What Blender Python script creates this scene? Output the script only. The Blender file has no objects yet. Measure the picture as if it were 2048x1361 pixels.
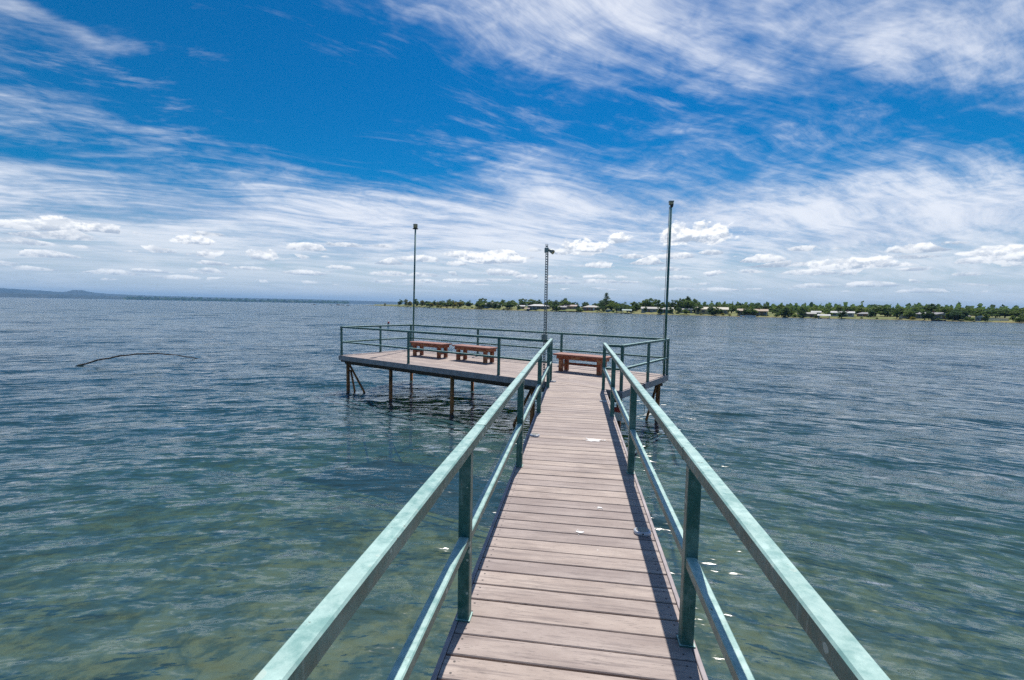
import bpy, math, random
import numpy as np
from mathutils import Vector, Matrix

random.seed(7)
rng = np.random.default_rng(11)
SC = bpy.context.scene
COL = SC.collection
R = math.radians

# ------------------------------------------------------------------ camera
CAM_POS = Vector((-0.02, 0.0, 1.649))
_yaw, _pitch, _roll = -0.13778, -0.07215, 0.01925
_f = Vector((math.sin(_yaw) * math.cos(_pitch), math.cos(_yaw) * math.cos(_pitch), math.sin(_pitch)))
_r = Vector((math.cos(_yaw), -math.sin(_yaw), 0.0))
_u = _r.cross(_f)
_r2 = _r * math.cos(_roll) + _u * math.sin(_roll)
_u2 = _u * math.cos(_roll) - _r * math.sin(_roll)
cam_data = bpy.data.cameras.new('camera')
cam = bpy.data.objects.new('camera', cam_data)
COL.objects.link(cam)
m = Matrix((_r2, _u2, -_f)).transposed().to_4x4()
m.translation = CAM_POS
cam.matrix_world = m
cam_data.sensor_width = 36.0
cam_data.lens = 36.0 * 921.35 / 2048.0
cam_data.clip_start = 0.05
cam_data.clip_end = 60000.0
SC.camera = cam

# ------------------------------------------------------------------ view
SC.view_settings.view_transform = 'Standard'
SC.view_settings.look = 'None'
SC.view_settings.gamma = 1.0
SC.view_settings.exposure = 0.53
SC.view_settings.use_curve_mapping = False
SC.render.engine = 'CYCLES'
SC.cycles.max_bounces = 8
SC.cycles.transparent_max_bounces = 12
SC.cycles.use_denoising = False
SC.cycles.sample_clamp_direct = 2.5
SC.cycles.sample_clamp_indirect = 2.5
SC.cycles.caustics_reflective = False
SC.cycles.caustics_refractive = False

SUN_EL, SUN_AZ = R(57.0), R(6.0)          # azimuth from +Y towards +X
SUN_DIR = Vector((math.sin(SUN_AZ) * math.cos(SUN_EL), math.cos(SUN_AZ) * math.cos(SUN_EL), math.sin(SUN_EL)))


# ------------------------------------------------------------------ node helper
class NT:
    """small expression builder over a node tree"""
    def __init__(self, tree):
        self.t = tree
        self.n = tree.nodes
        self.l = tree.links

    def node(self, kind, **kw):
        nd = self.n.new(kind)
        for k, v in kw.items():
            setattr(nd, k, v)
        return nd

    def put(self, sock, v):
        if isinstance(v, S):
            self.l.new(v.s, sock)
        elif isinstance(v, bpy.types.NodeSocket):
            self.l.new(v, sock)
        else:
            sock.default_value = v

    def math(self, op, *a, clamp=False):
        nd = self.node('ShaderNodeMath', operation=op, use_clamp=clamp)
        for i, v in enumerate(a):
            self.put(nd.inputs[i], v)
        return S(self, nd.outputs[0])

    def ss(self, x, lo, hi):
        nd = self.node('ShaderNodeMapRange', interpolation_type='SMOOTHSTEP')
        self.put(nd.inputs[0], x)
        self.put(nd.inputs[1], lo)
        self.put(nd.inputs[2], hi)
        return S(self, nd.outputs[0])

    def vec(self, x, y, z=0.0):
        nd = self.node('ShaderNodeCombineXYZ')
        for i, v in enumerate((x, y, z)):
            self.put(nd.inputs[i], v)
        return nd.outputs[0]

    def sep(self, v):
        nd = self.node('ShaderNodeSeparateXYZ')
        self.l.new(v.s if isinstance(v, S) else v, nd.inputs[0])
        return [S(self, o) for o in nd.outputs]

    def noise(self, v, scale=1.0, detail=4.0, rough=0.55, dist=0.0, lac=2.0):
        nd = self.node('ShaderNodeTexNoise')
        nd.inputs['Scale'].default_value = scale
        nd.inputs['Detail'].default_value = detail
        nd.inputs['Roughness'].default_value = rough
        nd.inputs['Distortion'].default_value = dist
        nd.inputs['Lacunarity'].default_value = lac
        if v is not None:
            self.l.new(v.s if isinstance(v, S) else v, nd.inputs['Vector'])
        return S(self, nd.outputs['Fac']), nd.outputs['Color']

    def voro(self, v, scale=1.0, rand=1.0, feature='F1'):
        nd = self.node('ShaderNodeTexVoronoi', feature=feature)
        nd.inputs['Scale'].default_value = scale
        nd.inputs['Randomness'].default_value = rand
        if v is not None:
            self.l.new(v.s if isinstance(v, S) else v, nd.inputs['Vector'])
        return nd

    def mix(self, f, a, b, blend='MIX'):
        nd = self.node('ShaderNodeMix', data_type='RGBA', blend_type=blend)
        self.put(nd.inputs[0], f)
        self.put(nd.inputs[6], a if not isinstance(a, tuple) else (*a, 1.0)[:4])
        self.put(nd.inputs[7], b if not isinstance(b, tuple) else (*b, 1.0)[:4])
        return nd.outputs[2]


class S:
    def __init__(self, nt, s):
        self.nt, self.s = nt, s
    def __add__(self, o): return self.nt.math('ADD', self, o)
    __radd__ = __add__
    def __sub__(self, o): return self.nt.math('SUBTRACT', self, o)
    def __rsub__(self, o): return self.nt.math('SUBTRACT', o, self)
    def __mul__(self, o): return self.nt.math('MULTIPLY', self, o)
    __rmul__ = __mul__
    def __truediv__(self, o): return self.nt.math('DIVIDE', self, o)
    def __pow__(self, o): return self.nt.math('POWER', self, o)


# ------------------------------------------------------------------ sky
SKY_STRENGTH = 0.10
world = bpy.data.worlds.new('World')
SC.world = world
world.use_nodes = True
world.cycles.sampling_method = 'MANUAL'
world.cycles.sample_map_resolution = 512
w = NT(world.node_tree)
w.n.clear()


def build_sky():
    out = w.node('ShaderNodeOutputWorld')
    bg = w.node('ShaderNodeBackground')
    bg.inputs['Strength'].default_value = SKY_STRENGTH
    w.l.new(bg.outputs[0], out.inputs[0])
    sky = w.node('ShaderNodeTexSky', sky_type='NISHITA')
    sky.sun_disc = False
    sky.sun_elevation = SUN_EL
    sky.sun_rotation = SUN_AZ
    sky.altitude = 300.0
    sky.air_density = 1.0
    sky.dust_density = 0.6
    sky.ozone_density = 2.5
    hs = w.node('ShaderNodeHueSaturation')
    hs.inputs['Saturation'].default_value = 1.75
    hs.inputs['Value'].default_value = 0.57
    w.l.new(sky.outputs[0], hs.inputs['Color'])
    blue = hs.outputs[0]

    tc = w.node('ShaderNodeTexCoord')
    x, y, z = w.sep(tc.outputs['Generated'])
    zc = w.math('MAXIMUM', z, 0.0)
    az = w.math('ARCTAN2', x, y) * (180 / math.pi)
    el = w.math('ARCSINE', w.math('MINIMUM', zc, 1.0)) * (180 / math.pi)
    # ---- cirrus: a sheet overhead, fibres drawn out along one wind direction
    px = x / (zc + 0.10)
    py = y / (zc + 0.10)
    D = R(56)
    s_ = px * math.sin(D) + py * math.cos(D)
    t_ = py * math.sin(D) - px * math.cos(D)
    wf, wc = w.noise(w.vec(px, py, 3.0), 0.8, 1.5, 0.5)
    wx, wy, wz = w.sep(wc)
    n1, _ = w.noise(w.vec(s_ * 0.62 + wx * 1.6, t_ * 1.5 + wy * 1.7, 1.7), 1.2, 6, 0.56)
    n2, _ = w.noise(w.vec(s_ * 1.3 + wy * 2.4, t_ * 4.6 + wx * 3.6, 8.1), 1.9, 6, 0.68)
    n3, _ = w.noise(w.vec(px, py, 5.5), 8.0, 2.5, 0.65, 0.8)
    n0, _ = w.noise(w.vec(px, py, 21.0), 0.55, 2, 0.5)

    def gauss(a0, e0, sa, se, k):
        da = (az - a0) / sa
        de = (el - e0) / se
        return w.math('EXPONENT', (da * da + de * de) * -1.0) * k
    tilt = w.math('ABSOLUTE', az + 4.0) * 0.085
    band = w.ss(el + tilt, 18.8, 11.8) * 0.53
    cov = (n0 - 0.5) * 0.5 + band
    cov = cov + gauss(-2, 31, 17, 6.5, 0.32) + gauss(36, 25, 17, 8.5, 0.24) + gauss(12, 17.5, 24, 3.5, 0.12)
    cov = cov + gauss(-44, 16.0, 20, 1.2, 0.12) + gauss(-38, 23.0, 25, 7.0, -0.46) + gauss(3, 21.5, 15, 3.0, -0.16) + gauss(27, 19.0, 9, 2.2, -0.12) + gauss(-54, 22.5, 9, 1.3, 0.24)
    cov = cov + w.ss(el, 30, 50) * 0.16
    dens = cov + (n1 - 0.5) * 1.05 + (n2 - 0.5) * 0.78 + (n3 - 0.5) * 0.42
    cir = w.ss(dens, -0.06, 0.74) * 0.90
    wisp = w.ss(n2 + (n0 - 0.5) * 0.5 + gauss(-36, 23, 24, 8, -0.13), 0.52, 0.82) * 0.30
    cir = w.math('MAXIMUM', cir, wisp)
    shade = w.ss(n1 * 0.7 + n2 * 0.3, 0.35, 0.62)
    ccol = w.mix(shade, (3.1, 3.8, 5.2), (6.5, 6.7, 7.2))
    col = w.mix(cir, blue, ccol)
    # ---- pale air low down
    low = w.ss(el, 9.0, 0.0) * 0.82
    col = w.mix(low, col, (4.15, 4.95, 5.65))
    # ---- fair-weather cumulus in rows towards the horizon
    cn, _ = w.noise(w.vec(az * 0.42, el * 0.62, 2.0), 1.0, 5, 0.62)
    cn2, _ = w.noise(w.vec(az * 0.42 - 0.05, el * 0.62 + 0.22, 2.0), 1.0, 5, 0.62)
    puff = w.ss(cn - cn2, -0.09, 0.09)
    # rows of small ones: one per cell, flat below
    lel = w.math('LOGARITHM', el + 0.6, math.e)
    ux = az * 0.23 + (cn - 0.5) * 0.55
    uy = lel * 4.3
    v = w.voro(w.vec(ux, uy, 0.0), 1.0, 0.85)
    cx_, cy_, _z = w.sep(v.outputs['Position'])
    dx = ux - cx_
    dy0 = uy - cy_
    dy = w.math('MAXIMUM', dy0 * 1.15, dy0 * -3.4)
    rr, gg, bb = w.sep(v.outputs['Color'])
    h = (rr - 0.02) * 0.80 - w.math('SQRT', dx * dx + dy * dy) + (cn - 0.5) * 0.75
    win = w.ss(el, 1.2, 2.6) * w.ss(el, 8.2, 6.4)
    a_ = w.ss(h + (win - 1.0) * 0.9, 0.0, 0.16)
    lit = puff * 0.5 + w.ss(dy0, -0.12, 0.34) * 0.5
    # the larger cumulus standing above the far shore
    for (a0, e0, sa, se) in ((13.4, 8.2, 5.2, 2.1), (0.2, 6.9, 3.9, 1.6), (5.0, 8.1, 1.8, 1.1), (-11.0, 5.6, 4.6, 1.1), (28.5, 4.7, 4.6, 1.0), (-42.5, 5.9, 2.0, 0.8), (-36.0, 5.0, 2.0, 0.8), (-52.0, 6.2, 2.6, 0.9), (39.6, 4.9, 3.2, 1.2)):
        dx = (az - a0) / sa
        dy0 = (el - e0) / se
        dy = w.math('MAXIMUM', dy0, dy0 * -2.4)
        h = 0.92 - w.math('SQRT', dx * dx + dy * dy) + (cn - 0.5) * 2.1
        a_ = w.math('MAXIMUM', a_, w.ss(h, 0.0, 0.26))
        lit = w.math('MAXIMUM', lit, w.ss(h, -0.2, 0.1) * (puff * 0.75 + w.ss(dy0, -0.3, 0.6) * 0.4))
    cl = w.mix(lit, (3.0, 3.6, 4.5), (8.3, 8.3, 8.3))
    col = w.mix(a_ * (w.ss(el, 0.5, 6.0) * 0.38 + 0.56), col, cl)
    w.l.new(col, bg.inputs['Color'])


build_sky()

# ------------------------------------------------------------------ sun
sun_data = bpy.data.lights.new('sun', 'SUN')
sun_data.energy = 3.7
sun_data.angle = R(0.53)
sun_data.color = (1.0, 0.95, 0.88)
sun = bpy.data.objects.new('sun', sun_data)
COL.objects.link(sun)
sun.rotation_euler = SUN_DIR.to_track_quat('Z', 'Y').to_euler()


# ================================================================== building helpers
def mat(name):
    m_ = bpy.data.materials.new(name)
    m_.use_nodes = True
    nt = NT(m_.node_tree)
    bsdf = m_.node_tree.nodes['Principled BSDF']
    return m_, nt, bsdf


def simple_mat(name, color, rough=0.6, metal=0.0, var=0.25, scale=6.0, bump=0.0):
    """one colour, broken up by noise"""
    m_, nt, b = mat(name)
    tc = nt.node('ShaderNodeTexCoord')
    f, _ = nt.noise(tc.outputs['Object'], scale, 5, 0.6)
    lo = tuple(c * (1 - var) for c in color)
    hi = tuple(min(1, c * (1 + var)) for c in color)
    nt.l.new(nt.mix(nt.ss(f, 0.3, 0.7), lo, hi), b.inputs['Base Color'])
    b.inputs['Roughness'].default_value = rough
    b.inputs['Metallic'].default_value = metal
    if bump:
        bp = nt.node('ShaderNodeBump')
        bp.inputs['Strength'].default_value = bump
        bp.inputs['Distance'].default_value = 0.01
        nt.put(bp.inputs['Height'], f)
        nt.l.new(bp.outputs[0], b.inputs['Normal'])
    return m_


class MB:
    """collects shapes; build() links them as one mesh object"""
    def __init__(self):
        self.v, self.f, self.sm = [], [], []

    def add(self, vs, fs, smooth=False):
        o = len(self.v)
        self.v += [tuple(p) for p in vs]
        self.f += [tuple(i + o for i in f) for f in fs]
        self.sm += [smooth] * len(fs)
        return self

    def box(self, c, s, ax=None, bev=0.0):
        """box of size s at c; ax = (X, Y, Z) axes; bev chamfers the four long edges along the longest axis"""
        c = Vector(c)
        X, Y, Z = ax or (Vector((1, 0, 0)), Vector((0, 1, 0)), Vector((0, 0, 1)))
        h = [q / 2 for q in s]
        if bev <= 0:
            vs = [c + X * (i * h[0]) + Y * (j * h[1]) + Z * (k * h[2]) for k in (-1, 1) for j in (-1, 1) for i in (-1, 1)]
            fs = [(0, 2, 3, 1), (4, 5, 7, 6), (0, 1, 5, 4), (2, 6, 7, 3), (0, 4, 6, 2), (1, 3, 7, 5)]
            return self.add(vs, fs)
        a = max(range(3), key=lambda i: s[i])
        axs = [X, Y, Z]
        A, B, C_ = axs[a], axs[(a + 1) % 3], axs[(a + 2) % 3]
        ha, hb, hc = h[a], h[(a + 1) % 3], h[(a + 2) % 3]
        prof = [(hb - bev, -hc), (hb, -hc + bev), (hb, hc - bev), (hb - bev, hc), (-hb + bev, hc), (-hb, hc - bev), (-hb, -hc + bev), (-hb + bev, -hc)]
        vs = [c + A * (e * ha) + B * p + C_ * q for e in (-1, 1) for p, q in prof]
        n = 8
        fs = [(i, (i + 1) % n, n + (i + 1) % n, n + i) for i in range(n)] + [tuple(range(n))[::-1], tuple(range(n, 2 * n))]
        return self.add(vs, fs)

    def beam(self, p, q, w_, h_, bev=0.0, up=(0, 0, 1)):
        """rectangular bar from p to q: width across, height along up"""
        p, q = Vector(p), Vector(q)
        A = (q - p).normalized()
        up = Vector(up)
        if abs(A.dot(up)) > 0.99:
            up = Vector((0, 1, 0))
        B = up.cross(A).normalized()
        C_ = A.cross(B)
        L_ = (q - p).length
        if bev and L_ <= max(w_, h_):
            bev = 0
        return self.box((p + q) / 2, (L_, w_, h_), (A, B, C_), bev)

    def tube(self, pts, rad, n=10, cap=True, smooth=True):
        pts = [Vector(p) for p in pts]
        rads = rad if isinstance(rad, (list, tuple)) else [rad] * len(pts)
        vs, fs = [], []
        ref = Vector((0, 0, 1))
        d0 = (pts[1] - pts[0]).normalized()
        if abs(d0.dot(ref)) > 0.9:
            ref = Vector((0, 1, 0))
        for i, p in enumerate(pts):
            d = (pts[min(i + 1, len(pts) - 1)] - pts[max(i - 1, 0)]).normalized()
            B = ref.cross(d).normalized()
            C_ = d.cross(B)
            for k in range(n):
                a = 2 * math.pi * k / n
                vs.append(p + (B * math.cos(a) + C_ * math.sin(a)) * rads[i])
        for i in range(len(pts) - 1):
            for k in range(n):
                a, b = i * n + k, i * n + (k + 1) % n
                fs.append((a, b, b + n, a + n))
        self.add(vs, fs, smooth)
        if cap:
            o = len(self.v) - len(vs)
            self.f += [tuple(o + k for k in range(n))[::-1], tuple(o + (len(pts) - 1) * n + k for k in range(n))]
            self.sm += [False, False]
        return self

    def prism(self, poly, z0, z1):
        n = len(poly)
        vs = [(x, y, z0) for x, y in poly] + [(x, y, z1) for x, y in poly]
        fs = [tuple(range(n))[::-1], tuple(range(n, 2 * n))] + [(i, (i + 1) % n, n + (i + 1) % n, n + i) for i in range(n)]
        return self.add(vs, fs)

    def mesh(self, name, material):
        me = bpy.data.meshes.new(name)
        me.from_pydata(self.v, [], self.f)
        me.polygons.foreach_set('use_smooth', self.sm)
        if material:
            me.materials.append(material)
        me.update()
        return me

    def build(self, name, material, parent=None, loc=None):
        o = bpy.data.objects.new(name, self.mesh(name, material))
        COL.objects.link(o)
        if loc is not None:
            o.location = loc
        if parent is not None:
            o.parent = parent
        return o


def thing(name, label, cat, loc=(0, 0, 0), rz=0.0, group=None):
    o = bpy.data.objects.new(name, None)
    o.empty_display_size = 0.2
    COL.objects.link(o)
    o.location = loc
    o.rotation_euler = (0, 0, rz)
    return tag(o, label, cat, group)


def tag(o, label, cat, group=None):
    o['label'] = label
    o['category'] = cat
    if group:
        o['group'] = group
    return o


def struct(o, kind='structure', label=None):
    o['kind'] = kind
    if label:
        o['label'] = label
    return o


def copy_thing(root, loc, rz, label, scale=(1, 1, 1), group=None):
    r_ = root.copy()
    COL.objects.link(r_)
    r_.location = loc
    r_.rotation_euler = (0, 0, rz)
    r_.scale = scale
    r_['label'] = label
    if group:
        r_['group'] = group
    for ch in root.children:
        c = ch.copy()
        COL.objects.link(c)
        c.parent = r_
        for g in ch.children:
            d = g.copy()
            COL.objects.link(d)
            d.parent = c
    return r_


# ================================================================== materials
def make_deck_mat():
    m_, nt, b = mat('composite_decking')
    tc = nt.node('ShaderNodeTexCoord')
    oi = nt.node('ShaderNodeObjectInfo')
    rnd = S(nt, oi.outputs['Random'])
    x, y, z = nt.sep(tc.outputs['Object'])
    off = rnd * 37.0
    g1, _ = nt.noise(nt.vec(x * 2.2 + off, y * 34.0, z * 34.0 + off), 1.0, 6, 0.70)
    g2, _ = nt.noise(nt.vec(x * 1.2 + off, y * 4.0, off), 1.6, 4, 0.6)
    g3, _ = nt.noise(nt.vec(x * 16.0 + off, y * 160.0, off), 1.0, 4, 0.7)
    base = nt.mix(nt.ss(g2, 0.3, 0.7), (0.335, 0.272, 0.245), (0.48, 0.405, 0.362))
    tint = nt.mix(rnd, (0.80, 0.78, 0.79), (1.08, 1.05, 1.0))
    base = nt.mix(1.0, base, tint, 'MULTIPLY')
    base = nt.mix(nt.ss(g1, 0.48, 0.66) * 0.60, base, (0.16, 0.125, 0.12))
    base = nt.mix(nt.ss(g3, 0.55, 0.70) * 0.70, base, (0.11, 0.09, 0.085))
    # bird droppings and pale spots, dark flecks
    geo = nt.node('ShaderNodeNewGeometry')
    wp = geo.outputs['Position']
    v = nt.voro(wp, 5.0)
    rr, gg, bb = nt.sep(v.outputs['Color'])
    wob, _ = nt.noise(wp, 45.0, 3, 0.6)
    spot = nt.ss(S(nt, v.outputs['Distance']) + (wob - 0.5) * 0.09, (rr - 0.55) * 0.16, (rr - 0.55) * 0.16 - 0.03)
    base = nt.mix(spot * 0.6, base, (0.72, 0.69, 0.66))
    v2 = nt.voro(wp, 11.0)
    r2, g2_, b2 = nt.sep(v2.outputs['Color'])
    fleck = nt.ss(S(nt, v2.outputs['Distance']) + (wob - 0.5) * 0.08, (r2 - 0.72) * 0.2, (r2 - 0.72) * 0.2 - 0.02)
    base = nt.mix(fleck * 0.7, base, (0.06, 0.05, 0.05))
    # screw heads by the ends of the walkway boards
    sx_ = nt.math('ABSOLUTE', nt.math('ABSOLUTE', x) - 0.535)
    sy_ = nt.math('ABSOLUTE', nt.math('ABSOLUTE', y) - 0.034)
    scr = nt.ss(nt.math('SQRT', sx_ * sx_ + sy_ * sy_), 0.0075, 0.0050)
    base = nt.mix(scr * 0.85, base, (0.045, 0.04, 0.04))
    # damp, trodden stains that run over several boards
    st, _ = nt.noise(wp, 1.7, 5, 0.7, 0.8)
    base = nt.mix(nt.ss(st, 0.52, 0.74) * 0.35, base, (0.19, 0.145, 0.125))
    nt.put(b.inputs['Base Color'], base)
    b.inputs['Roughness'].default_value = 0.72
    bp = nt.node('ShaderNodeBump')
    bp.inputs['Strength'].default_value = 0.35
    bp.inputs['Distance'].default_value = 0.003
    nt.put(bp.inputs['Height'], g1 + g3 * 0.7)
    nt.l.new(bp.outputs[0], b.inputs['Normal'])
    return m_


def make_paint_mat():
    m_, nt, b = mat('weathered_green_paint')
    geo = nt.node('ShaderNodeNewGeometry')
    wp = geo.outputs['Position']
    n1, _ = nt.noise(wp, 5.0, 6, 0.65)
    n2, _ = nt.noise(wp, 28.0, 5, 0.7)
    n3, _ = nt.noise(wp, 90.0, 3, 0.6)
    # faded chalky paint, with lit tops and shaded sides painted in by normal
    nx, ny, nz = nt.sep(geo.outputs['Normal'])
    lit_chalk = nt.ss(nz, 0.2, 0.9) * 0.82 + nt.ss(n1 + (n2 - 0.5) * 0.5, 0.42, 0.72) * 0.22
    col = nt.mix(lit_chalk, (0.008, 0.088, 0.074), (0.45, 0.64, 0.58))
    # chips down to primer and rust, pale droppings
    v = nt.voro(wp, 17.0)
    rr, gg, bb = nt.sep(v.outputs['Color'])
    spot = nt.ss(S(nt, v.outputs['Distance']) + (n3 - 0.5) * 0.12, (rr - 0.50) * 0.55, (rr - 0.50) * 0.55 - 0.05)
    col = nt.mix(spot * 0.65, col, (0.50, 0.60, 0.52))
    chip = nt.ss(n2 * 0.6 + n1 * 0.4, 0.625, 0.655)
    col = nt.mix(chip, col, (0.10, 0.045, 0.02))
    px_, py_, pz_ = nt.sep(wp)
    drip, _ = nt.noise(nt.vec(px_ * 60.0, py_ * 60.0, pz_ * 2.5), 1.0, 4, 0.65)
    col = nt.mix(nt.ss(drip, 0.58, 0.74) * 0.38, col, (0.40, 0.52, 0.46))
    mott, _ = nt.noise(wp, 13.0, 5, 0.7)
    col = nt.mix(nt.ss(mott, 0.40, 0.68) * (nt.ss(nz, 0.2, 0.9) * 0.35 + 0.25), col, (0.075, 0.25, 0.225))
    nt.put(b.inputs['Base Color'], col)
    nt.put(b.inputs['Roughness'], nt.ss(n2, 0.2, 0.8) * 0.25 + 0.30)
    bp = nt.node('ShaderNodeBump')
    bp.inputs['Strength'].default_value = 0.18
    bp.inputs['Distance'].default_value = 0.003
    nt.put(bp.inputs['Height'], n2 + spot * 0.4 - chip)
    nt.l.new(bp.outputs[0], b.inputs['Normal'])
    return m_


def make_rust_mat():
    m_, nt, b = mat('rusted_pipe')
    geo = nt.node('ShaderNodeNewGeometry')
    x, y, z = nt.sep(geo.outputs['Position'])
    n1, _ = nt.noise(nt.vec(x * 6.0, y * 6.0, z * 2.2), 1.4, 6, 0.65)
    n2, _ = nt.noise(geo.outputs['Position'], 30.0, 4, 0.6)
    col = nt.mix(nt.ss(n1 + (n2 - 0.5) * 0.4, 0.36, 0.58), (0.050, 0.026, 0.016), (0.42, 0.16, 0.045))
    col = nt.mix(nt.ss(n2, 0.62, 0.72) * 0.5, col, (0.42, 0.27, 0.12))
    nt.put(b.inputs['Base Color'], col)
    b.inputs['Roughness'].default_value = 0.8
    return m_


def make_bench_mat(name, lo, hi, worn):
    m_, nt, b = mat(name)
    tc = nt.node('ShaderNodeTexCoord')
    oi = nt.node('ShaderNodeObjectInfo')
    rnd = S(nt, oi.outputs['Random']) * 20.0
    x, y, z = nt.sep(tc.outputs['Object'])
    g, _ = nt.noise(nt.vec(x * 5 + rnd, y * 30, z * 30), 1.2, 5, 0.65)
    g2, _ = nt.noise(nt.vec(x * 6 + rnd, y * 9, z * 12), 1.5, 5, 0.7)
    col = nt.mix(nt.ss(g, 0.3, 0.7), lo, hi)
    col = nt.mix(nt.ss(g2, 0.50, 0.60) * worn, col, (0.47, 0.27, 0.11))
    col = nt.mix(nt.ss(g2, 0.42, 0.36) * worn, col, (0.07, 0.025, 0.015))
    nt.put(b.inputs['Base Color'], col)
    b.inputs['Roughness'].default_value = 0.55
    bp = nt.node('ShaderNodeBump')
    bp.inputs['Strength'].default_value = 0.3
    bp.inputs['Distance'].default_value = 0.004
    nt.put(bp.inputs['Height'], g)
    nt.l.new(bp.outputs[0], b.inputs['Normal'])
    return m_


M = {}
M['deck'] = make_deck_mat()
M['fascia'] = simple_mat('composite_fascia', (0.36, 0.31, 0.31), 0.7, 0, 0.2, 7.0, 0.2)
M['timber'] = simple_mat('dark_joist_timber', (0.055, 0.04, 0.03), 0.85, 0, 0.4, 9.0)
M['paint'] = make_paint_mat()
M['rust'] = make_rust_mat()
M['bench_side'] = make_bench_mat('red_stained_wood', (0.15, 0.020, 0.006), (0.34, 0.070, 0.014), 0.65)
M['bench_top'] = make_bench_mat('worn_red_tabletop', (0.24, 0.080, 0.055), (0.37, 0.165, 0.12), 0.25)
M['galv'] = simple_mat('galvanised_steel', (0.20, 0.21, 0.20), 0.45, 0.4, 0.25, 20.0)
M['galv_box'] = simple_mat('grey_metal_box', (0.25, 0.28, 0.26), 0.5, 0.3, 0.2, 20.0)
M['lamp_tan'] = simple_mat('yellowed_lamp_lens', (0.46, 0.36, 0.20), 0.4, 0, 0.2, 20.0)
M['black'] = simple_mat('black_plastic', (0.018, 0.018, 0.02), 0.45, 0, 0.3, 20.0)
M['solar_rim'] = simple_mat('scuffed_clear_rim', (0.50, 0.52, 0.56), 0.3, 0.2, 0.15, 40.0)
M['solar_cell'] = simple_mat('hazed_solar_cell', (0.24, 0.23, 0.19), 0.35, 0, 0.25, 60.0)
M['white'] = simple_mat('white_paint', (0.74, 0.74, 0.72), 0.5, 0, 0.08, 10.0)
M['red'] = simple_mat('red_paint', (0.45, 0.05, 0.04), 0.5, 0, 0.15, 10.0)
M['guano'] = simple_mat('dried_droppings', (0.74, 0.72, 0.70), 0.9, 0, 0.1, 60.0)

# ================================================================== the setting: water, bed, land
WATER_Z = -1.13


def sinh_axis(lo, hi, a, dt, c=0.0):
    t0, t1 = math.asinh((lo - c) / a), math.asinh((hi - c) / a)
    n = int((t1 - t0) / dt) + 1
    return c + a * np.sinh(np.linspace(t0, t1, n))


def wave_height(X, Y, spacing):
    """wind ripples running in towards the bank: crests are wide arcs"""
    H_ = np.zeros_like(X)
    rw = np.random.default_rng(5)
    n = 64
    for i in range(n):
        lam = 0.38 * (5.2 / 0.38) ** (i / (n - 1)) * rw.uniform(0.85, 1.15)
        k = 2 * math.pi / lam
        cx = rw.normal(0.0, 9.0 + 5.0 / lam)
        cy = -14.0 + rw.normal(0.0, 5.0)
        rr = np.hypot(X - cx, Y - cy)
        ph = rw.uniform(0, 6.28)
        amp = 0.0038 * lam ** 0.42
        # ripples come in groups
        g = 0.55 + 0.45 * np.sin(0.21 / lam ** 0.5 * (X * rw.uniform(-1, 1) + Y * rw.uniform(-1, 1)) * 2 + rw.uniform(0, 6.28))
        fade = np.clip(lam / (spacing * 3.0) - 0.6, 0, 1)
        s = np.sin(k * rr + ph + 0.9 * np.sin(0.33 * X + ph) + 0.9 * np.sin(0.27 * Y + 2 * ph))
        H_ += amp * g * fade * (s + 0.28 * np.cos(2 * (k * rr + ph)))
    return H_


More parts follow.
